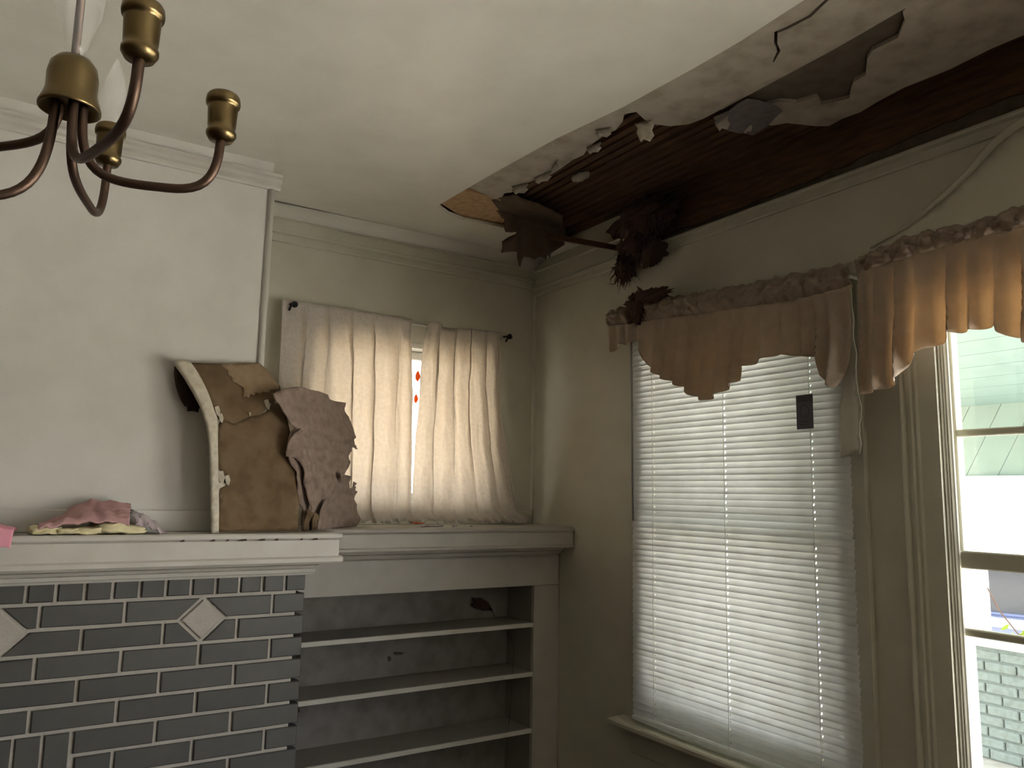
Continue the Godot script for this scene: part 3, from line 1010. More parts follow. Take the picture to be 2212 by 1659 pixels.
	# iron handrail by the steps
	var rail := thing("iron_handrail", "dark iron handrail with an upright in front of the porch wall", "handrail", Vector3(5.2, -0.3, -2.0))
	b = MB.new()
	b.smooth(true)
	b.tube([Vector3(0.0, 0.66, -0.16), Vector3(0.0, 0.645, -0.1), Vector3(-0.02, 0.60, 0.1), Vector3(-0.1, 0.42, 0.9)], 0.022, 10)
	obj(b, "rail", M.iron, rail)
	b = MB.new()
	b.box(Vector3(0.03, 0.0, -0.02), Vector3(0.06, 1.1, 0.01), 0.004)
	obj(b, "upright", M.concrete, rail)
	parked_car()
	# eave above the nook window
	b = MB.new()
	b.box(Vector3(-2.6, 2.30, -3.75), Vector3(3.0, 2.36, -3.06), 0.01)
	b.box(Vector3(-2.6, 2.22, -3.80), Vector3(3.0, 2.40, -3.75), 0.01)
	struct(b, "eave", M.board_ext, "cream eave above the nook window")


func parked_car() -> void:
	var t := thing("parked_car", "dark blue car with a pale side stripe parked beyond the porch", "car", Vector3(9.6, -0.6, -4.2))
	t.rotation.y = 0.12
	# the side outline (z forward, y up) swept across x with tumblehome
	var b := MB.new()
	var outline := [[-2.2, 0.35], [-2.25, 0.62], [-2.1, 0.88], [-1.2, 0.98], [1.3, 1.0], [2.1, 0.92], [2.3, 0.70], [2.3, 0.38]]
	var rs := []
	for k in 5:
		var x: float = [-0.85, -0.88, 0.0, 0.88, 0.85][k]
		var sc: float = [0.93, 1.0, 1.0, 1.0, 0.93][k]
		var ring := []
		for p in outline:
			ring.append(Vector3(x, 0.66 + (p[1] - 0.66) * sc, p[0] * sc))
		rs.append(ring)
	b.rings(rs)
	obj(b, "body", M.car, t)
	b = MB.new()
	rs = []
	for k in 2:
		var x: float = [-0.72, 0.72][k]
		var ring := []
		for p in [[-1.5, 0.97], [-1.0, 1.42], [0.4, 1.46], [1.15, 1.0]]:
			ring.append(Vector3(x, p[1], p[0]))
		rs.append(ring)
	b.rings(rs)
	obj(b, "cabin_glass", M.car_glass, t)
	b = MB.new()
	b.box(Vector3(-0.70, 1.43, -1.05), Vector3(0.70, 1.49, 0.45), 0.02)
	obj(b, "roof", M.car, t)
	b = MB.new()
	b.box(Vector3(-0.90, 0.86, -2.0), Vector3(-0.87, 0.955, 2.05), 0.008)
	obj(b, "side_stripe", M.porch_white, t)
	for p in [[-0.80, -1.4], [-0.80, 1.45], [0.80, -1.4], [0.80, 1.45]]:
		b = MB.new()
		b.smooth(true)
		b.lathe([[0.0, -0.10], [0.30, -0.10], [0.33, -0.06], [0.33, 0.06], [0.30, 0.10], [0.0, 0.10]], 24, Transform3D(Basis(Vector3(0, 0, 1), PI / 2), Vector3(p[0], 0.33, p[1])))
		obj(b, "wheel", M.rubber, t)


# ------------------------------------------------------------------ nook curtains
func curtains() -> void:
	var rod := thing("curtain_rod", "thin white curtain rod on dark hooks above the nook window", "curtain rod", Vector3(0, 2.19, -2.872))
	var b := MB.new()
	b.smooth(true)
	b.tube([Vector3(0.845, 0, 0), Vector3(1.815, 0, 0)], 0.006, 10)
	obj(b, "rod", M.trim, rod)
	for x in [0.850, 1.808]:
		b = MB.new()
		b.smooth(true)
		b.tube([Vector3(x, 0.0, -0.04), Vector3(x, 0.0, 0.02), Vector3(x + 0.004, -0.002, 0.034), Vector3(x, -0.012, 0.036), Vector3(x - 0.004, -0.026, 0.03)], 0.0042, 8)
		b.lathe([[0.0, -0.006], [0.011, -0.005], [0.012, 0.004], [0.0, 0.006]], 12, Transform3D(Basis(Vector3(1, 0, 0), PI / 2), Vector3(x + 0.016, 0.0, 0.030)))
		b.tube([Vector3(x, 0.0, 0.022), Vector3(x + 0.016, 0.0, 0.030)], 0.004, 8)
		obj(b, "hook", M.iron, rod)
	# left panel
	b = MB.new()
	b.smooth(true)
	var left := [[0.0, 0.818], [0.5, 0.822], [1.0, 0.845]]
	var right := [[0.0, 1.350], [0.25, 1.357], [0.7, 1.366], [1.0, 1.371]]
	b.sheet(210, 46, func(u: float, v: float) -> Vector3: return drape(u, v, left, right, 5.7, 0.3, 2.203, 2.205, 1.0), 0.0012)
	tag(obj(b, "curtain", M.curtain, self), "wider cream pleated curtain left of the bright slit in the nook", "curtain")
	# right panel, sagging at its left pleat and flaring at the foot
	b = MB.new()
	b.smooth(true)
	var left2 := [[0.0, 1.425], [0.12, 1.408], [0.3, 1.398], [0.6, 1.386], [1.0, 1.377]]
	var right2 := [[0.0, 1.772], [0.3, 1.765], [0.5, 1.785], [0.75, 1.830], [0.92, 1.865], [1.0, 1.91]]
	b.sheet(180, 46, func(u: float, v: float) -> Vector3: return drape(u, v, left2, right2, 4.6, 1.4, 2.190, 2.204, 2.0), 0.0012)
	tag(obj(b, "curtain", M.curtain, self), "narrower cream curtain right of the bright slit, flaring onto the bookcase top", "curtain")


func drape(u: float, v: float, left: Array, right: Array, folds: float, phase: float, top0: float, top1: float, sd: float) -> Vector3:
	var x := lerpf(lerp_table(left, v), lerp_table(right, v), u)
	var top := lerpf(top0, top1, u)
	if sd > 1.5:   # the loose pleat at the right panel's inner top corner
		top += 0.016 * exp(-pow((u - 0.09) / 0.07, 2.0)) - 0.012 * exp(-pow((u - 0.28) / 0.09, 2.0))
	var y := lerpf(top, 1.381, v)
	var ph := TAU * folds * u + phase + 1.5 * noise(u * 3.0 + sd * 9.0, v * 1.3) + 0.5 * v
	var open := smoothstep(0.0, 0.14, v)
	var amp := 0.75 + 0.5 * noise(u * 6.0, v * 0.8, sd * 3.0)
	var d := 0.017 * cos(ph) * lerpf(0.35, 1.0, open) * amp + 0.004 * sin(ph * 2.3 + 1.0) * open
	x -= 0.0205 * sin(ph) * lerpf(0.75, 1.0, open) * amp * (1.0 - 0.35 * v) * smoothstep(0.0, 0.04, u) * smoothstep(1.0, 0.96, u)
	d += 0.010 * noise(u * 9.0, v * 4.0, sd * 5.0)
	# foot: cloth crumples on the shelf
	var foot := smoothstep(0.93, 1.0, v)
	d += foot * (0.035 + 0.03 * noise(u * 14.0, v * 20.0, sd))
	y += foot * (0.004 + 0.010 * maxf(0.0, sin(ph * 1.7)))
	return Vector3(x, y, -2.842 + d + 0.012 * v)


# ------------------------------------------------------------------ blind
func blind() -> void:
	var t := thing("window_blind", "closed white mini blind with three cords, wand and grey warning tag", "blind", Vector3(1.958, 0, 0))
	var z0 := -2.189
	var z1 := -1.302
	var holes := [-2.076, -1.746, -1.421]
	# one slat: crowned strip with a small route hole at each cord
	var b := MB.new()
	b.smooth(true)
	var zs := [z0]
	for h in holes:
		zs.append_array([h - 0.0022, h + 0.0022])
	zs.append(z1)
	var tilt := deg_to_rad(71.0)
	var sec := []
	for i in 9:
		var s := (i / 8.0 - 0.5)
		var bow := 0.0022 * (1.0 - 4.0 * s * s)
		sec.append(Vector2(-cos(tilt) * s * 0.0255 - sin(tilt) * bow, -sin(tilt) * s * 0.0255 + cos(tilt) * bow))
	for k in zs.size() - 1:
		for i in 8:
			if k % 2 == 1 and (i == 3 or i == 4):
				continue
			var a: Vector2 = sec[i]
			var c: Vector2 = sec[i + 1]
			var o := Vector2(0.0006, 0.0)
			b.quad(Vector3(a.x, a.y, zs[k]), Vector3(c.x, c.y, zs[k]), Vector3(c.x, c.y, zs[k + 1]), Vector3(a.x, a.y, zs[k + 1]))
			b.quad(Vector3(a.x + o.x, a.y, zs[k]), Vector3(a.x + o.x, a.y, zs[k + 1]), Vector3(c.x + o.x, c.y, zs[k + 1]), Vector3(c.x + o.x, c.y, zs[k]))
	var slat := b.mesh()
	for k in 68:
		var o := put(slat, "slat", M.slat, t)
		o.position = Vector3(0.0006 * sin(k * 2.9), 0.7595 + k * 0.02025, 0.0012 * sin(k * 1.7))
		o.rotation.x = 0.0006 * sin(k * 0.37) + 0.0004 * sin(k * 2.1)
		o.rotation.z = 0.012 * sin(k * 1.3) + 0.008 * sin(k * 0.21)
	b = MB.new()
	b.box(Vector3(-0.013, 0.726, z0), Vector3(0.013, 0.745, z1), 0.005)
	obj(b, "bottom_rail", M.slat, t)
	b = MB.new()
	b.box(Vector3(-0.016, 2.125, z0), Vector3(0.020, 2.155, z1), 0.003)
	obj(b, "head_rail", M.slat, t)
	for h in holes:
		b = MB.new()
		b.tube([Vector3(-0.0145, 0.745, h + 0.004), Vector3(-0.0145, 2.125, h + 0.004)], 0.0008, 6)
		obj(b, "ladder_cord", M.cord, t)
	b = MB.new()
	b.smooth(true)
	b.tube([Vector3(-0.030, 2.13, -2.166), Vector3(-0.028, 1.9, -2.164), Vector3(-0.026, 1.418, -2.160)], 0.0042, 8)
	obj(b, "tilt_wand", M.wand, t)
	var tg := MB.new()
	tg.box(Vector3(-0.0195, 1.706, -1.458), Vector3(-0.0185, 1.806, -1.402), 0.0)
	var plate_ := obj(tg, "warning_tag", M.tag, t)
	b = MB.new()
	b.box(Vector3(-0.0200, 1.785, -1.456), Vector3(-0.0194, 1.803, -1.404))
	obj(b, "print", M.tag_dark, plate_)
	b = MB.new()
	var ring := []
	for i in 25:
		var a := TAU * i / 24
		ring.append(Vector3(-0.0196, 1.757 + 0.018 * sin(a), -1.430 + 0.014 * cos(a)))
	b.tube(ring, 0.0011, 6)
	b.box(Vector3(-0.0200, 1.726, -1.447), Vector3(-0.0194, 1.729, -1.413))
	b.box(Vector3(-0.0200, 1.718, -1.447), Vector3(-0.0194, 1.721, -1.418))
	obj(b, "print", M.tag_dark, plate_)


# ------------------------------------------------------------------ valances
func valances() -> void:
	var hem1 := [-2.275, 2.070, -2.25, 2.045, -2.225, 2.058, -2.20, 2.072, -2.17, 2.058, -2.13, 2.072, -2.104, 2.066, -2.092, 2.030, -2.080, 2.000, -2.062, 1.975, -2.044, 1.957, -2.010, 1.935, -1.985, 1.922, -1.975, 1.912, -1.93, 1.898, -1.895, 1.880, -1.862, 1.868, -1.845, 1.852, -1.834, 1.841, -1.80, 1.828, -1.773, 1.816, -1.74, 1.820, -1.704, 1.835, -1.67, 1.850, -1.640, 1.868, -1.635, 1.905, -1.60, 1.910, -1.574, 1.915, -1.53, 1.926, -1.488, 1.930, -1.45, 1.922, -1.423, 1.916, -1.38, 1.908, -1.350, 1.901, -1.343, 1.850, -1.336, 1.832, -1.315, 1.818, -1.292, 1.808, -1.280, 1.835, -1.270, 1.870, -1.258, 1.95, -1.250, 2.02, -1.246, 2.08]
	var gather1 := [[-2.29, 2.150], [-2.20, 2.140], [-2.104, 2.130], [-1.995, 2.126], [-1.818, 2.110], [-1.622, 2.094], [-1.45, 2.082], [-1.35, 2.080], [-1.24, 2.085]]
	var top1 := [[-2.29, 2.215], [-2.2, 2.216], [-2.104, 2.216], [-1.86, 2.192], [-1.62, 2.176], [-1.40, 2.166], [-1.24, 2.158]]
	valance("shorter tan valance with ruffled top over the white blind", hem1, gather1, top1, -2.276, -1.244, 0.0)
	var hem2 := [-1.222, 1.783, -1.19, 1.785, -1.147, 1.792, -1.125, 1.803, -1.108, 1.818, -1.095, 1.84, -1.085, 1.862, -1.06, 1.870, -1.045, 1.878, -1.02, 1.884, -1.0, 1.889, -0.994, 1.90, -0.99, 1.915, -0.96, 1.907, -0.932, 1.908, -0.90, 1.908, -0.872, 1.907, -0.868, 1.895, -0.84, 1.875, -0.80, 1.852, -0.74, 1.822, -0.68, 1.80, -0.6, 1.78, -0.5, 1.80, -0.42, 1.84, -0.36, 1.90, -0.2, 1.91, -0.05, 1.86, 0.02, 1.80, 0.05, 1.80]
	var gather2 := [[-1.23, 2.112], [-1.15, 2.120], [-1.08, 2.122], [-0.962, 2.130], [-0.866, 2.128], [-0.805, 2.128], [0.05, 2.12]]
	var top2 := [[-1.25, 2.165], [-1.153, 2.178], [-1.076, 2.190], [-0.96, 2.178], [-0.864, 2.178], [-0.801, 2.188], [0.05, 2.18]]
	valance("longer orange tan valance with ruffled top over the bright right window", hem2, gather2, top2, -1.225, 0.05, 3.0)


func valance(label: String, hem: Array, gather: Array, top: Array, z0: float, z1: float, sd: float) -> void:
	var t := thing("valance", label, "valance", Vector3(0, 0, 0))
	var out := PackedVector2Array()
	for i in range(0, hem.size(), 2):
		out.append(Vector2(hem[i], hem[i + 1]))
	var n := 24
	for i in n + 1:
		var z := lerpf(z1, z0, float(i) / n)
		out.append(Vector2(z, lerp_table(gather, z) + 0.004))
	var b := MB.new()
	b.smooth(true)
	b.plate(out, 0.0085, 0.001, func(q: Vector2) -> Vector3:
		var d: float = lerp_table(gather, q.x) - q.y
		var ph := q.x * 104.0 + 3.0 * noise(q.x * 5.0, sd) + 0.8 * noise(q.x * 3.0, d * 3.0, sd)
		var lap := 0.0088 * (0.7 + 0.6 * noise(q.x * 12.0, sd * 2.0)) * smoothstep(0.0, 0.04, d) * smoothstep(z0, z0 + 0.03, q.x) * smoothstep(z1, z1 - 0.03, q.x)
		return Vector3(1.902 + 0.006 + (0.004 + 0.06 * minf(d, 0.20)) * cos(ph) - 0.02 * smoothstep(0.1, 0.3, d), q.y, q.x + lap * sin(ph)))
	obj(b, "skirt", M.valance, t)
	# ruffled rod pocket: a puffed tube of cloth round the rod, frilled at the top
	b = MB.new()
	b.smooth(true)
	b.sheet(int((z1 - z0) * 220.0), 22, func(u: float, v: float) -> Vector3:
		var z := lerpf(z0, z1, u)
		var a := lerpf(-0.62 * PI, 0.62 * PI, v)     # from under the rod over its front to the frill
		var g := lerp_table(gather, z)
		var h := lerp_table(top, z) - g
		var cr := sin(z * 95.0 + 4.0 * noise(z * 9.0, v * 2.0, sd + 2.0)) * 0.5 + noise(z * 40.0, v * 3.0, sd) * 0.9
		var y := g + h * v + 0.006 * cr * v
		var x := 1.914 - 0.028 * cos(a) * (0.75 + 0.25 * cr) - 0.010 * cr - 0.004 * sin(z * 230.0 + 5.0 * noise(z * 20.0, sd)) * (1.0 - v)
		return Vector3(x, y, z), 0.0015)
	obj(b, "header", M.valance_top, t)
	b = MB.new()
	b.smooth(true)
	b.tube([Vector3(W - 0.001, lerp_table(gather, z0) + 0.03, z0 + 0.004), Vector3(1.915, lerp_table(gather, z0) + 0.03, z0 + 0.006), Vector3(1.915, lerp_table(gather, z1) + 0.03, z1 - 0.006), Vector3(W - 0.001, lerp_table(gather, z1) + 0.03, z1 - 0.004)], 0.006, 8)
	obj(b, "rod", M.trim, t)


# ------------------------------------------------------------------ loose things on the window wall
func wall_scraps() -> void:
	var b := MB.new()
	b.smooth(true)
	b.plate(poly([-1.297, 2.150, -1.268, 2.145, -1.262, 2.06, -1.256, 1.99, -1.262, 1.95, -1.25, 1.90, -1.258, 1.84, -1.247, 1.79, -1.240, 1.75, -1.246, 1.71, -1.252, 1.68, -1.247, 1.655, -1.255, 1.63, -1.318, 1.62, -1.316, 1.75, -1.302, 1.80, -1.299, 1.95]), 0.014, 0.004, func(q: Vector2) -> Vector3:
		return Vector3(1.934 - 0.012 * smoothstep(-1.275, -1.245, q.y * 0.0 + q.x) + 0.004 * noise(q.x * 30.0, q.y * 20.0), q.y, q.x))
	tag(obj(b, "torn_casing_strip", M.trim_tan, self), "torn pale strip hanging between the two valances at the blind's edge", "strip")
	# peeling sheet over the right window with its curled edge
	var edge := [[-1.215, 2.195], [-1.203, 2.200], [-1.122, 2.224], [-1.058, 2.249], [-0.996, 2.286], [-0.936, 2.327], [-0.879, 2.370], [-0.847, 2.389], [-0.813, 2.402], [-0.65, 2.435], [-0.4, 2.45]]
	var t := thing("peeling_wallpaper", "sheet of wallpaper sagging off the wall above the right valance", "wallpaper")
	var pl := PackedVector2Array()
	for e in edge:
		pl.append(Vector2(e[0], e[1]))
	pl.append_array(PackedVector2Array([Vector2(-0.4, 2.0), Vector2(-1.19, 2.0)]))
	b = MB.new()
	b.smooth(true)
	b.plate(pl, 0.035, 0.0015, func(q: Vector2) -> Vector3:
		var d: float = maxf(0.0, lerp_table(edge, q.x) - q.y)
		return Vector3(W - 0.004 - 0.036 * exp(-d / 0.09), q.y, q.x))
	obj(b, "sheet", M.wall_tan, t)
	b = MB.new()
	b.smooth(true)
	var path := []
	var rad := []
	for k in 40:
		var z := lerpf(-1.215, -0.4, k / 39.0)
		path.append(Vector3(W - 0.043 - 0.004 * sin(k * 0.9), lerp_table(edge, z), z))
		rad.append(lerpf(0.005, 0.016, clampf(k / 20.0, 0, 1)))
	b.tube(path, rad, 8, 0.6)
	obj(b, "curled_edge", M.trim_tan, t)
	# stained lath and dirt bared above the bead
	b = MB.new()
	var pts := PackedVector2Array()
	pts.append(Vector2(-2.24, 2.655))
	for k in 70:
		var z := lerpf(-2.24, -0.32, k / 69.0)
		pts.append(Vector2(z, 2.468 + 0.012 * noise(z * 9.0, 1.0) + 0.006 * noise(z * 40.0, 2.0) + 0.02 * smoothstep(-1.5, -1.0, z)))
	pts.append(Vector2(-0.32, 2.655))
	b.plate(pts, 0.05, 0.006, func(q: Vector2) -> Vector3: return Vector3(W - 0.0075, q.y, q.x))
	struct(b, "trim_7", M.dark_wood, "dark stained wall framing bared under the fallen ceiling")
	b = MB.new()
	pts = PackedVector2Array()
	pts.append(Vector2(-2.24, 2.60))
	for k in 60:
		var z := lerpf(-2.24, -0.32, k / 59.0)
		pts.append(Vector2(z, 2.4495 + 0.004 * maxf(0.0, noise(z * 14.0, 5.0))))
	pts.append(Vector2(-0.32, 2.60))
	b.plate(pts, 0.05, 0.001, func(q: Vector2) -> Vector3: return Vector3(W - 0.001, q.y, q.x))
	struct(b, "trim_8", M.stained, "stained grey plaster edge above the bead rail")


func tufts(b: MB, c: Vector3, r: Vector3, count: int, length: float) -> void:
	for k in count:
		var d := Vector3(rng.randfn(), rng.randfn(), rng.randfn()).normalized()
		var p := c + Vector3(d.x * r.x, d.y * r.y, d.z * r.z) * 0.85
		var q := p + d * length * rng.randf_range(0.05, 0.45) + Vector3(0, -0.5, 0) * length * rng.randf()
		var e := q + Vector3(rng.randf_range(-1, 1), rng.randf_range(-1.4, 0.3), rng.randf_range(-1, 1)) * length * 0.5
		b.tube([p, q, e], [0.0022, 0.0016, 0.0004], 4)


func lump(b: MB, c: Vector3, r: Vector3, seed_: float, rough := 0.5) -> void:
	var rs := []
	for i in 15:
		var v := PI * i / 14.0
		var ring := []
		for j in 22:
			var a := -TAU * j / 22.0
			var d := Vector3(sin(v) * cos(a), -cos(v), sin(v) * sin(a))
			var k := 1.0 + rough * (noise(d.x * 3.0 + seed_, d.y * 3.0, d.z * 3.0) + 0.5 * noise(d.x * 9.0 + seed_, d.y * 9.0, d.z * 9.0))
			ring.append(c + Vector3(d.x * r.x, d.y * r.y, d.z * r.z) * k)
		rs.append(ring)
	b.rings(rs, false)


func debris() -> void:
	# torn ceiling paper hanging at the far end of the hole
	var b := MB.new()
	b.smooth(true)
	var outline := poly([1.484, 2.612, 1.515, 2.582, 1.544, 2.558, 1.546, 2.53, 1.552, 2.508, 1.57, 2.503, 1.593, 2.511, 1.585, 2.50, 1.56, 2.485, 1.540, 2.468, 1.542, 2.44, 1.539, 2.424, 1.57, 2.43, 1.603, 2.432, 1.606, 2.407, 1.620, 2.396, 1.643, 2.391, 1.650, 2.42, 1.657, 2.435, 1.675, 2.433, 1.693, 2.423, 1.702, 2.434, 1.715, 2.431, 1.723, 2.427, 1.731, 2.421, 1.738, 2.44, 1.749, 2.449, 1.763, 2.441, 1.776, 2.446, 1.780, 2.468, 1.81, 2.49, 1.835, 2.511, 1.845, 2.55, 1.829, 2.612, 1.65, 2.62])
	b.plate(outline, 0.014, 0.003, func(q: Vector2) -> Vector3:
		var d := 2.61 - q.y
		return Vector3(q.x, q.y, -2.465 + 0.022 * sin(q.x * 44.0 + 1.0) * smoothstep(0.0, 0.12, d) + 0.012 * noise(q.x * 14.0, q.y * 14.0)))
	tag(obj(b, "hanging_ceiling_paper", M.paper_hang, self), "ragged dark sheet of ceiling paper hanging from the far end of the hole", "paper")
	b = MB.new()
	b.smooth(true)
	b.plate(poly([1.437, -2.382, 1.492, -2.315, 1.55, -2.33, 1.609, -2.334, 1.68, -2.35, 1.752, -2.365, 1.80, -2.43, 1.856, -2.50, 1.78, -2.515, 1.696, -2.522, 1.62, -2.51, 1.556, -2.49, 1.50, -2.44]), 0.02, 0.004, func(q: Vector2) -> Vector3:
		return Vector3(q.x, HC + 0.012 + 0.012 * smoothstep(-2.40, -2.32, q.y) + 0.006 * noise(q.x * 20.0, q.y * 20.0), q.y))
	tag(obj(b, "ceiling_paper_fold", M.paper_hang, self), "brown flap of ceiling paper folded flat above the ragged hanging sheet", "paper")
	# lath sticking out of the hole towards the wall
	var l := thing("broken_lath", "thin broken wood lath leaning out of the hole beside the dark clump", "lath", Vector3(1.786, 2.4945, -2.40))
	b = MB.new()
	var along := Basis(Vector3(0.748, -0.204, 0.632).normalized(), Vector3(0.156, 0.979, 0.131).normalized(), Vector3(-0.645, 0.0, 0.764).normalized())
	b.box(Vector3(-0.10, 0.004, -0.012), Vector3(0.235, 0.026, 0.006), 0.002, Transform3D(along, Vector3.ZERO))
	obj(b, "stick", M.dark_wood, l)
	b = MB.new()
	b.box(Vector3(0.0, 0.0, -0.004), Vector3(0.225, 0.0036, 0.004), 0.001, Transform3D(along, Vector3.ZERO))
	obj(b, "pale_splinter", M.plaster, l)
	# insulation hanging down the wall
	var t := thing("insulation_clump", "dark matted insulation hanging from the hole down the window wall", "insulation", Vector3(1.92, 2.50, -2.12))
	b = MB.new()
	b.smooth(true)
	lump(b, Vector3(0.005, 0.035, 0.02), Vector3(0.045, 0.06, 0.15), 1.0, 0.9)
	lump(b, Vector3(0.02, -0.05, -0.02), Vector3(0.035, 0.05, 0.09), 5.0, 1.0)
	lump(b, Vector3(0.03, -0.12, -0.10), Vector3(0.03, 0.05, 0.04), 8.0, 0.9)
	lump(b, Vector3(0.02, -0.10, 0.06), Vector3(0.03, 0.05, 0.05), 9.0, 0.9)
	obj(b, "mat", M.rot, t)
	b = MB.new()
	tufts(b, Vector3(0.005, 0.02, 0.02), Vector3(0.045, 0.06, 0.16), 240, 0.04)
	tufts(b, Vector3(0.02, -0.06, -0.02), Vector3(0.035, 0.06, 0.10), 220, 0.04)
	tufts(b, Vector3(0.02, -0.13, -0.10), Vector3(0.03, 0.05, 0.04), 90, 0.05)
	obj(b, "fibres", M.fibre, t).set_meta("kind", "stuff")
	# more of it on the short valance
	t = thing("fallen_insulation", "dark tuft of insulation lying on the left end of the shorter valance", "insulation", Vector3(1.895, 2.205, -2.05))
	b = MB.new()
	b.smooth(true)
	lump(b, Vector3(0, 0.012, 0.02), Vector3(0.03, 0.024, 0.10), 12.0, 0.8)
	lump(b, Vector3(-0.008, -0.02, -0.045), Vector3(0.026, 0.05, 0.035), 15.0, 0.9)
	obj(b, "mat", M.rot, t)
	b = MB.new()
	tufts(b, Vector3(0, 0.012, 0.0), Vector3(0.03, 0.025, 0.09), 120, 0.03)
	tufts(b, Vector3(-0.008, -0.02, -0.045), Vector3(0.026, 0.05, 0.035), 80, 0.03)
	b.tube([Vector3(0, 0.02, -0.01), Vector3(0, 0.045, -0.03), Vector3(0, 0.062, -0.045)], [0.012, 0.007, 0.001], 6)
	obj(b, "fibres", M.fibre, t).set_meta("kind", "stuff")
	# plaster crumb stuck on the bared boards
	b = MB.new()
	b.smooth(true)
	lump(b, Vector3(1.625, HC + 0.050, -2.09), Vector3(0.022, 0.012, 0.045), 21.0, 0.4)
	tag(obj(b, "plaster_crumb", M.plaster, self), "lump of pale plaster stuck to the bared ceiling boards", "plaster")
	# scraps on the bookcase top below the slit
	b = MB.new()
	b.smooth(true)
	b.plate(poly([-0.022, -0.014, 0.02, -0.016, 0.026, 0.006, 0.006, 0.016, -0.024, 0.012]), 0.008, 0.0015, func(q: Vector2) -> Vector3:
		return Vector3(1.345 + q.x, ML + 0.014 + 0.012 * noise(q.x * 70.0, q.y * 70.0) + 0.25 * maxf(0.0, q.y), -2.72 - q.y))
	tag(obj(b, "red_scrap", M.red_scrap, self), "crumpled red orange scrap on the bookcase top below the curtain slit", "scrap")
	for s in [[1.41, -2.70, 0.035, 0.2, "largest flat pale plaster chip on the bookcase top right of the red scrap"], [1.355, -2.685, 0.022, 0.9, "small pale chip lying just before the red scrap on the bookcase top"], [1.50, -2.70, 0.012, 0.5, "small plaster chip on the bookcase top below the right curtain's left folds"], [1.56, -2.68, 0.009, 1.5, "tiny plaster chip farthest right on the bookcase top"], [1.47, -2.66, 0.008, 0.3, "tiny plaster chip nearest the front edge of the bookcase top"]]:
		b = MB.new()
		var w: float = s[2]
		b.box(Vector3(-w, 0.0, -w * 0.35), Vector3(w, 0.006, w * 0.35), 0.002, Transform3D(Basis(Vector3.UP, s[3]), Vector3(s[0], ML + 0.0005, s[1])))
		tag(obj(b, "plaster_chip", M.lavender, self), s[4], "chip", "plaster chips on the bookcase top")
	# orange leaf shapes stuck on the nook window pane
	for s in [[1.4515, 1.994, 0.020, "upper orange leaf sticker on the nook window pane in the curtain slit"], [1.4470, 1.897, 0.017, "lower orange leaf sticker on the nook window pane in the curtain slit"]]:
		b = MB.new()
		var k: float = s[2]
		var o := Vector3(s[0], s[1], ZB - 0.079)
		b.plate(poly([0, -k * 1.3, k * 0.5, -k * 0.6, k * 0.7, 0, k * 0.4, k * 0.7, k * 0.1, k * 1.2, -k * 0.3, k * 0.8, -k * 0.55, k * 0.1, -k * 0.5, -k * 0.7]), 0.008, 0.0006, func(q: Vector2) -> Vector3: return o + Vector3(q.x, q.y, 0))
		tag(obj(b, "leaf_sticker", M.orange, self), s[3], "sticker")


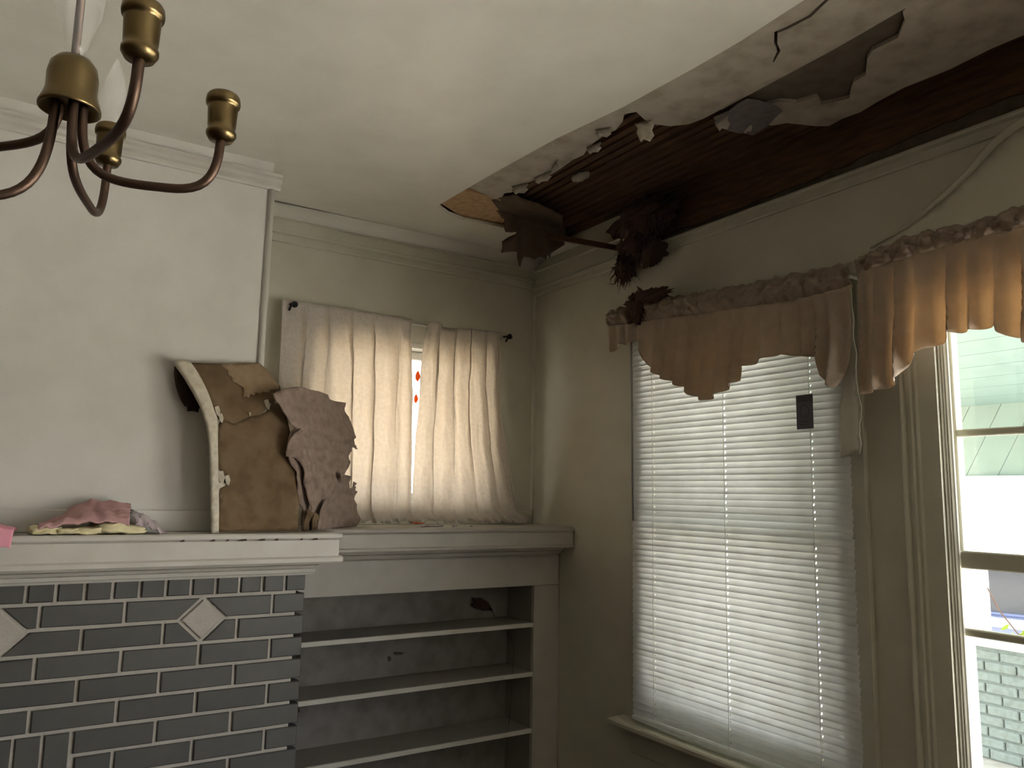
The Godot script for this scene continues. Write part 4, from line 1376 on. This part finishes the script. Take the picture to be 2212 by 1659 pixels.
# ------------------------------------------------------------------ fallen ceiling panel on the mantel
func fallen_panel() -> void:
	var t := thing("fallen_drywall", "curled piece of fallen brown paper-faced drywall standing on the mantel", "drywall panel", Vector3(0.527, ML, -2.375))
	var a := deg_to_rad(5.0)
	var w := Vector3(cos(a), 0, -sin(a))
	var n := Vector3(sin(a), 0, cos(a))
	# the sheet stands upright, then bends back over its upper half
	var prof := [Vector2.ZERO]
	var arc := [0.0]
	for k in 60:
		var y := (k + 1) * 0.01
		var p := Vector2(0.10 * pow(maxf(0.0, y - 0.28) / 0.24, 2.0), y)
		arc.append(arc[-1] + p.distance_to(prof[-1]))
		prof.append(p)
	var at := func(q: Vector2, off: float) -> Vector3:   # q: along the sheet, along the bend
		var k := clampi(arc.bsearch(q.y) - 1, 0, 59)
		var f: float = (q.y - arc[k]) / (arc[k + 1] - arc[k])
		var p: Vector2 = prof[k].lerp(prof[k + 1], f)
		var d: Vector2 = (prof[k + 1] - prof[k]).normalized()
		return w * q.x - n * (p.x - d.y * off) + Vector3(0, p.y + d.x * off, 0)
	var b := MB.new()
	b.smooth(true)
	b.plate(poly([0.0, 0.003, 0.235, 0.003, 0.235, 0.09, 0.23, 0.20, 0.21, 0.27, 0.19, 0.40, 0.18, 0.45, 0.15, 0.515, 0.125, 0.535, -0.11, 0.512, -0.085, 0.47, -0.065, 0.43, -0.04, 0.36, -0.024, 0.30, -0.012, 0.2]), 0.025, 0.010, func(q: Vector2) -> Vector3: return at.call(q, -0.002))
	obj(b, "gypsum_core", M.gypsum, t)
	b = MB.new()
	b.smooth(true)
	b.plate(poly([-0.003, 0.0005, -0.009, 0.068, -0.017, 0.161, -0.027, 0.253, -0.037, 0.306, -0.051, 0.353, -0.068, 0.391, -0.090, 0.440, -0.106, 0.477, -0.123, 0.510, -0.10, 0.518, -0.076, 0.512, -0.066, 0.491, -0.051, 0.453, -0.035, 0.407, -0.022, 0.363, -0.011, 0.329, -0.004, 0.254, 0.004, 0.161, 0.012, 0.069, 0.016, 0.0005]), 0.011, 0.013, func(q: Vector2) -> Vector3: return at.call(q, 0.006))
	obj(b, "cut_edge", M.gypsum, t).set_meta("label", "white cut edge of the board")
	b = MB.new()
	b.smooth(true)
	b.plate(poly([0.014, 0.004, 0.256, 0.004, 0.254, 0.098, 0.246, 0.196, 0.222, 0.266, 0.201, 0.353, 0.193, 0.410, 0.185, 0.396, 0.172, 0.392, 0.162, 0.399, 0.150, 0.38, 0.138, 0.363, 0.12, 0.352, 0.088, 0.346, 0.075, 0.335, 0.060, 0.330, 0.040, 0.319, 0.02, 0.324, 0.006, 0.323, -0.004, 0.315, -0.002, 0.25, 0.004, 0.181, 0.018, 0.176, 0.012, 0.165, 0.026, 0.160, 0.020, 0.146, 0.034, 0.140, 0.014, 0.128, 0.010, 0.112]), 0.014, 0.0016, func(q: Vector2) -> Vector3: return at.call(q, 0.0015 + 0.003 * noise(q.x * 9.0, q.y * 9.0)))
	obj(b, "lower_paper", M.paper, t)
	b = MB.new()
	b.smooth(true)
	b.plate(poly([-0.006, 0.329, 0.02, 0.320, 0.039, 0.316, 0.062, 0.328, 0.088, 0.343, 0.12, 0.350, 0.139, 0.374, 0.15, 0.39, 0.163, 0.396, 0.188, 0.428, 0.190, 0.458, 0.178, 0.475, 0.157, 0.520, 0.139, 0.547, 0.09, 0.538, 0.049, 0.529, 0.0, 0.521, -0.072, 0.513, -0.055, 0.46, -0.037, 0.407, -0.018, 0.356]), 0.014, 0.0016, func(q: Vector2) -> Vector3: return at.call(q, 0.0035 + 0.002 * noise(q.x * 9.0, q.y * 9.0)))
	obj(b, "upper_paper", M.paper, t)
	b = MB.new()
	b.smooth(true)
	b.plate(poly([0.012, 0.522, 0.02, 0.505, 0.033, 0.497, 0.028, 0.482, 0.041, 0.472, 0.039, 0.456, 0.055, 0.450, 0.072, 0.437, 0.070, 0.42, 0.068, 0.400, 0.078, 0.408, 0.085, 0.402, 0.092, 0.417, 0.103, 0.411, 0.108, 0.424, 0.124, 0.418, 0.130, 0.428, 0.150, 0.426, 0.156, 0.438, 0.185, 0.436, 0.187, 0.458, 0.175, 0.478, 0.156, 0.520, 0.138, 0.545, 0.09, 0.537, 0.05, 0.528]), 0.013, 0.0012, func(q: Vector2) -> Vector3: return at.call(q, 0.0052 + 0.001 * noise(q.x * 12.0, q.y * 12.0)))
	obj(b, "pale_patch", M.paper_pale, t).set_meta("label", "paler patch where a paper layer tore off")
	# the curl's far side seen behind the white edge
	b = MB.new()
	b.smooth(true)
	b.plate(poly([0.407, 1.864, 0.405, 1.84, 0.408, 1.819, 0.412, 1.80, 0.420, 1.779, 0.431, 1.758, 0.444, 1.742, 0.450, 1.744, 0.453, 1.729, 0.470, 1.731, 0.484, 1.728, 0.485, 1.741, 0.51, 1.745, 0.51, 1.85, 0.46, 1.872]), 0.012, 0.003, func(q: Vector2) -> Vector3: return Vector3(q.x - 0.527, q.y - ML, -0.104 + 0.028 * sin(clampf((q.y - 1.73) / 0.14, 0, 1) * PI) * 0.7))
	obj(b, "rolled_back_paper", M.paper_dark, t)
	# white splinters of gypsum that show through tears: [along, up, size]
	for s in [[-0.010, 0.350, 0.020], [0.0, 0.330, 0.018], [0.140, 0.384, 0.022], [0.012, 0.160, 0.024], [0.030, 0.152, 0.020], [0.085, 0.349, 0.008]]:
		b = MB.new()
		var k: float = s[2]
		var o := Vector2(s[0], s[1])
		b.plate(poly([-k * 0.4, k * 0.6, k * 0.1, k * 0.8, k * 0.35, 0, k * 0.2, -k * 0.8, -k * 0.15, -k * 0.5, -k * 0.3, 0]), 0.008, 0.003, func(q: Vector2) -> Vector3: return at.call(o + q, 0.009 + q.x * 0.25))
		obj(b, "gypsum_splinter", M.gypsum, t)
	# separate torn layer in front, slumped at the right
	var g := thing("torn_fibreboard", "slumped grey brown layer of torn board leaning before the curtain on the mantel", "drywall panel", Vector3(0.75, ML, -2.382))
	var a2 := deg_to_rad(45.0)
	var w2 := Vector3(cos(a2), 0, -sin(a2))
	var n2 := Vector3(sin(a2), 0, cos(a2))
	var bulge := func(q: Vector2) -> float:
		return 0.022 * sin(clampf((q.x + 0.10) / 0.62, 0, 1) * PI) * smoothstep(0.0, 0.1, q.y) + (0.026 * noise(q.x * 6.0, q.y * 4.0) + 0.006 * noise(q.x * 30.0, q.y * 14.0)) * smoothstep(0.0, 0.08, q.y) - 0.028 * pow(smoothstep(0.24, 0.46, q.y), 1.5)
	b = MB.new()
	b.smooth(true)
	b.plate(poly([0.092, 0.001, 0.079, 0.040, 0.063, 0.069, 0.036, 0.091, 0.028, 0.105, 0.021, 0.140, 0.010, 0.182, -0.022, 0.223, -0.039, 0.264, -0.037, 0.299, -0.016, 0.315, -0.054, 0.340, -0.081, 0.372, -0.106, 0.396, -0.102, 0.411, -0.065, 0.427, -0.022, 0.440, 0.022, 0.449, 0.085, 0.453, 0.152, 0.452, 0.206, 0.443, 0.261, 0.439, 0.318, 0.437, 0.377, 0.440, 0.367, 0.419, 0.374, 0.398, 0.409, 0.374, 0.429, 0.345, 0.444, 0.321, 0.417, 0.311, 0.435, 0.296, 0.470, 0.281, 0.432, 0.284, 0.404, 0.284, 0.378, 0.262, 0.360, 0.250, 0.378, 0.230, 0.373, 0.210, 0.360, 0.185, 0.400, 0.178, 0.395, 0.159, 0.413, 0.138, 0.453, 0.141, 0.471, 0.130, 0.518, 0.127, 0.500, 0.105, 0.518, 0.092, 0.537, 0.080, 0.532, 0.046, 0.552, 0.025, 0.513, 0.001]), 0.015, 0.005, func(q: Vector2) -> Vector3:
		return w2 * q.x + Vector3(0, q.y, 0) + n2 * bulge.call(q))
	obj(b, "sheet", M.paper_grey, g)
	b = MB.new()
	b.smooth(true)
	b.plate(poly([-0.039, 0.299, -0.042, 0.264, -0.031, 0.229, -0.006, 0.224, 0.015, 0.196, 0.023, 0.182, 0.031, 0.140, 0.058, 0.090, 0.075, 0.066, 0.100, 0.066, 0.113, 0.097, 0.098, 0.141, 0.069, 0.198, 0.049, 0.234, 0.029, 0.268, 0.009, 0.310, -0.016, 0.315]), 0.010, 0.004, func(q: Vector2) -> Vector3:
		return w2 * q.x + Vector3(0, q.y, 0) + n2 * (bulge.call(q) + 0.010 + 0.012 * sin(clampf((q.x + 0.04 - (0.30 - q.y) * 0.42) / 0.04, -1, 1) * PI)))
	obj(b, "curled_lip", M.paper_grey, g).set_meta("label", "curled torn lip down the left side")
	for s in [[0.075, 0.035, 0.045, 0.06], [0.17, 0.05, 0.04, 0.085], [0.30, 0.172, 0.035, 0.03], [0.41, 0.15, 0.03, 0.02], [0.13, 0.03, 0.045, 0.05]]:
		b = MB.new()
		b.smooth(true)
		var o := Vector2(s[0], s[1])
		var sx: float = s[2]
		var sy: float = s[3]
		b.plate(poly([-sx * 0.5, sy * 0.4, 0, sy * 0.6, sx * 0.5, sy * 0.3, sx * 0.3, -sy * 0.1, sx * 0.4, -sy * 0.5, -sx * 0.1, -sy * 0.55, -sx * 0.35, -sy * 0.2]), 0.008, 0.002, func(q: Vector2) -> Vector3:
			var r := o + q
			return w2 * r.x + Vector3(0, maxf(0.001, r.y), 0) + n2 * (bulge.call(r) + 0.012 + 0.5 * absf(q.x)))
		obj(b, "torn_flap", M.paper if s[0] < 0.15 else M.paper_grey, g)


# ------------------------------------------------------------------ cloths on the mantel
func pad(b: MB, c: Vector3, half: Vector3, sd: float, rough: float, lift: Callable) -> void:   # a soft folded pad
	var rs := []
	for i in 13:
		var v := -1.0 + 2.0 * i / 12.0
		var ring := []
		var s: float = pow(1.0 - pow(absf(v), 5.0), 0.25) if absf(v) < 1.0 else 0.12
		for j in 44:
			var a := -TAU * j / 44.0
			var k := pow(pow(absf(cos(a)), 4.0) + pow(absf(sin(a)), 4.0), -0.25)
			var p := Vector3(cos(a) * k * half.x * s, v * half.y, sin(a) * k * half.z * s)
			var nn := noise(p.x * 22.0 + sd, p.y * 60.0, p.z * 22.0)
			p += Vector3(0.010 * nn, 0.6 * rough * noise(p.x * 30.0 + sd, p.z * 30.0, 3.0), 0.012 * noise(p.x * 26.0, p.y * 90.0 + sd, 7.0))
			p += c
			p.y += lift.call(p)
			p.y = maxf(p.y, ML + 0.0008) if rough < 0.5 else p.y
			ring.append(p)
		rs.append(ring)
	b.rings(rs)


func cloths() -> void:
	var t := thing("yellow_cloth", "folded pale yellow cloth under the pink cloth on the mantel", "cloth", Vector3(0, 0, 0))
	var flat := func(_p: Vector3) -> float: return 0.0
	var b := MB.new()
	b.smooth(true)
	pad(b, Vector3(0.114, ML + 0.0115, -2.405), Vector3(0.036, 0.0115, 0.052), 1.0, 0.010, flat)
	obj(b, "fold", M.yellow, t)
	for f in [[0.165, 0.0085, 0.034, 3.0], [0.212, 0.0105, 0.033, 6.0]]:
		b = MB.new()
		b.smooth(true)
		pad(b, Vector3(f[0], ML + f[1], -2.40), Vector3(f[2], f[1], 0.052), f[3], 0.010, flat)
		obj(b, "fold", M.yellow, t)
	b = MB.new()
	b.smooth(true)
	pad(b, Vector3(0.290, ML + 0.0150, -2.40), Vector3(0.064, 0.0150, 0.052), 4.0, 0.012, func(p: Vector3) -> float: return -0.20 * maxf(0.0, p.x - 0.29) * (p.y - ML) / 0.033)
	obj(b, "fold", M.yellow, t)
	t = thing("pink_cloth", "crumpled dusty pink cloth heaped on the yellow cloth", "cloth", Vector3(0, 0, 0))
	b = MB.new()
	b.smooth(true)
	b.sheet(44, 26, func(u: float, v: float) -> Vector3:
		var x := lerpf(0.100, 0.312, u)
		var z := lerpf(-2.352, -2.462, v)
		var y := ML + lerpf(0.026, 0.038, u) + 0.045 * v * smoothstep(0.0, 0.55, u) + 0.012 * sin(u * PI)
		y += 0.006 * noise(u * 9.0, v * 5.0, 2.0) - 0.008 * smoothstep(0.12, 0.0, v) + 0.003 * sin(u * 26.0 + v * 6.0)
		return Vector3(x + 0.012 * (v - 0.5), y, z), 0.005)
	obj(b, "sheet", M.pink, t)
	t = thing("lavender_cloth", "thin greyish white cloth draped over the right end of the pile", "cloth", Vector3(0, 0, 0))
	b = MB.new()
	b.smooth(true)
	b.sheet(36, 24, func(u: float, v: float) -> Vector3:
		var x := lerpf(0.318, 0.402 - 0.012 * v, u)
		var z := lerpf(-2.362, -2.458, v)
		var y := ML + lerpf(0.046, 0.006, pow(u, 2.2)) + 0.016 * v * (1.0 - u) + 0.006 * noise(u * 8.0, v * 6.0, 9.0) + 0.003 * sin(u * 20.0)
		y -= 0.022 * smoothstep(0.25, 0.0, v) * (1.0 - 0.4 * u)
		return Vector3(x + 0.006 * sin(v * 17.0), maxf(y, ML + 0.003), z), 0.003)
	obj(b, "sheet", M.lavender, t)
	t = thing("pink_rag", "bright pink cloth hanging over the mantel edge at the far left", "cloth", Vector3(0, 0, 0))
	b = MB.new()
	b.smooth(true)
	b.sheet(30, 36, func(u: float, v: float) -> Vector3:
		var x := lerpf(-0.12, 0.052 - 0.012 * v, u)
		var lift := 0.030 * sin(clampf(u, 0, 1) * PI) * 0.5 + 0.014
		var s := v * 0.17
		var z := -2.46 + minf(s, 0.132)
		var y := ML + lift * (0.6 + 0.4 * sin(v * 3.0))
		if s > 0.132:
			y -= (s - 0.132) * 1.0 + 0.0
			z += 0.004
		y += 0.005 * noise(u * 7.0, v * 7.0, 4.0)
		return Vector3(x, y, z), 0.004)
	obj(b, "sheet", M.pink_bright, t)


# ------------------------------------------------------------------ chandelier
func chandelier() -> void:
	var hub := Vector3(0.028, 1.935, -0.966)
	var t := thing("brass_chandelier", "tarnished brass chandelier with curved arms and empty sockets hanging in the foreground", "chandelier", hub)
	var b := MB.new()
	b.smooth(true)
	b.lathe([[0.0, -0.008], [0.027, -0.009], [0.030, -0.018], [0.0318, -0.018], [0.0318, -0.014], [0.029, -0.007], [0.0275, -0.002], [0.026, 0.004], [0.0262, 0.022], [0.024, 0.034], [0.018, 0.042], [0.008, 0.046], [0.0, 0.047]], 40, Transform3D())
	obj(b, "hub", M.brass, t)
	b = MB.new()
	b.smooth(true)
	b.tube([Vector3(0, 0.04, 0), Vector3(0, HC - hub.y, 0)], 0.0045, 12)
	obj(b, "stem", M.brass_dark, t)
	b = MB.new()
	b.smooth(true)
	b.lathe([[0.0, HC - hub.y - 0.03], [0.03, HC - hub.y - 0.028], [0.055, HC - hub.y - 0.012], [0.06, HC - hub.y - 0.001], [0.0, HC - hub.y - 0.001]], 32, Transform3D())
	obj(b, "canopy", M.brass, t)
	b = MB.new()
	b.smooth(true)
	b.lathe([[0.008, 0.047], [0.011, 0.055], [0.015, 0.075], [0.023, 0.10], [0.025, 0.12], [0.020, 0.15], [0.012, 0.18], [0.008, 0.20]], 24, Transform3D())
	obj(b, "glass_sleeve", M.bulb, t)
	# arms: where each socket stands from the hub, and whether it holds a bulb
	for arm in [[Vector3(0.149, -0.036, 0.068), false, -0.100], [Vector3(0.045, -0.038, 0.205), false, -0.100], [Vector3(0.055, -0.004, -0.171), true, -0.088], [Vector3(-0.130, 0.045, -0.130), true, -0.055], [Vector3(-0.165, -0.06, -0.020), false, -0.135]]:
		var off: Vector3 = arm[0]
		var reach := Vector2(off.x, off.z).length()
		var dir := Vector3(off.x, 0, off.z) / reach
		var foot := off.y
		var c := Curve3D.new()
		var low: float = arm[2]
		c.bake_interval = 0.002
		c.add_point(dir * 0.014 + Vector3(0, -0.010, 0), Vector3.ZERO, Vector3(0, low * 0.85, 0))
		c.add_point(dir * reach * 0.66 + Vector3(0, low, 0), dir * reach * -0.42 + Vector3(0, 0.002, 0), dir * reach * 0.24 - Vector3(0, 0.002, 0))
		c.add_point(dir * reach + Vector3(0, foot, 0), Vector3(0, (low - foot) * 0.85, 0), Vector3.ZERO)
		var path := []
		var len_ := c.get_baked_length()
		for k in 33:
			path.append(c.sample_baked(len_ * k / 32.0, true))
		b = MB.new()
		b.smooth(true)
		b.tube(path, 0.0052, 12)
		var am := obj(b, "arm", M.brass_dark, t)
		b = MB.new()
		b.smooth(true)
		var at := Transform3D(Basis(), dir * reach + Vector3(0, foot, 0))
		b.lathe([[0.0, -0.004], [0.013, -0.003], [0.0165, 0.003], [0.0165, 0.007], [0.0145, 0.009], [0.0155, 0.014], [0.0165, 0.036], [0.0165, 0.038], [0.0185, 0.039], [0.0192, 0.043], [0.0185, 0.049], [0.0165, 0.052], [0.0125, 0.053], [0.0125, 0.03], [0.0, 0.03]], 32, at)
		obj(b, "socket", M.brass, am)
		if arm[1]:
			b = MB.new()
			b.smooth(true)
			b.lathe([[0.008, 0.045], [0.011, 0.055], [0.0165, 0.075], [0.0175, 0.088], [0.0145, 0.108], [0.008, 0.132], [0.002, 0.148], [0.0, 0.150]], 24, at)
			obj(b, "bulb", M.bulb, am).set_meta("label", "clear flame-shaped bulb")
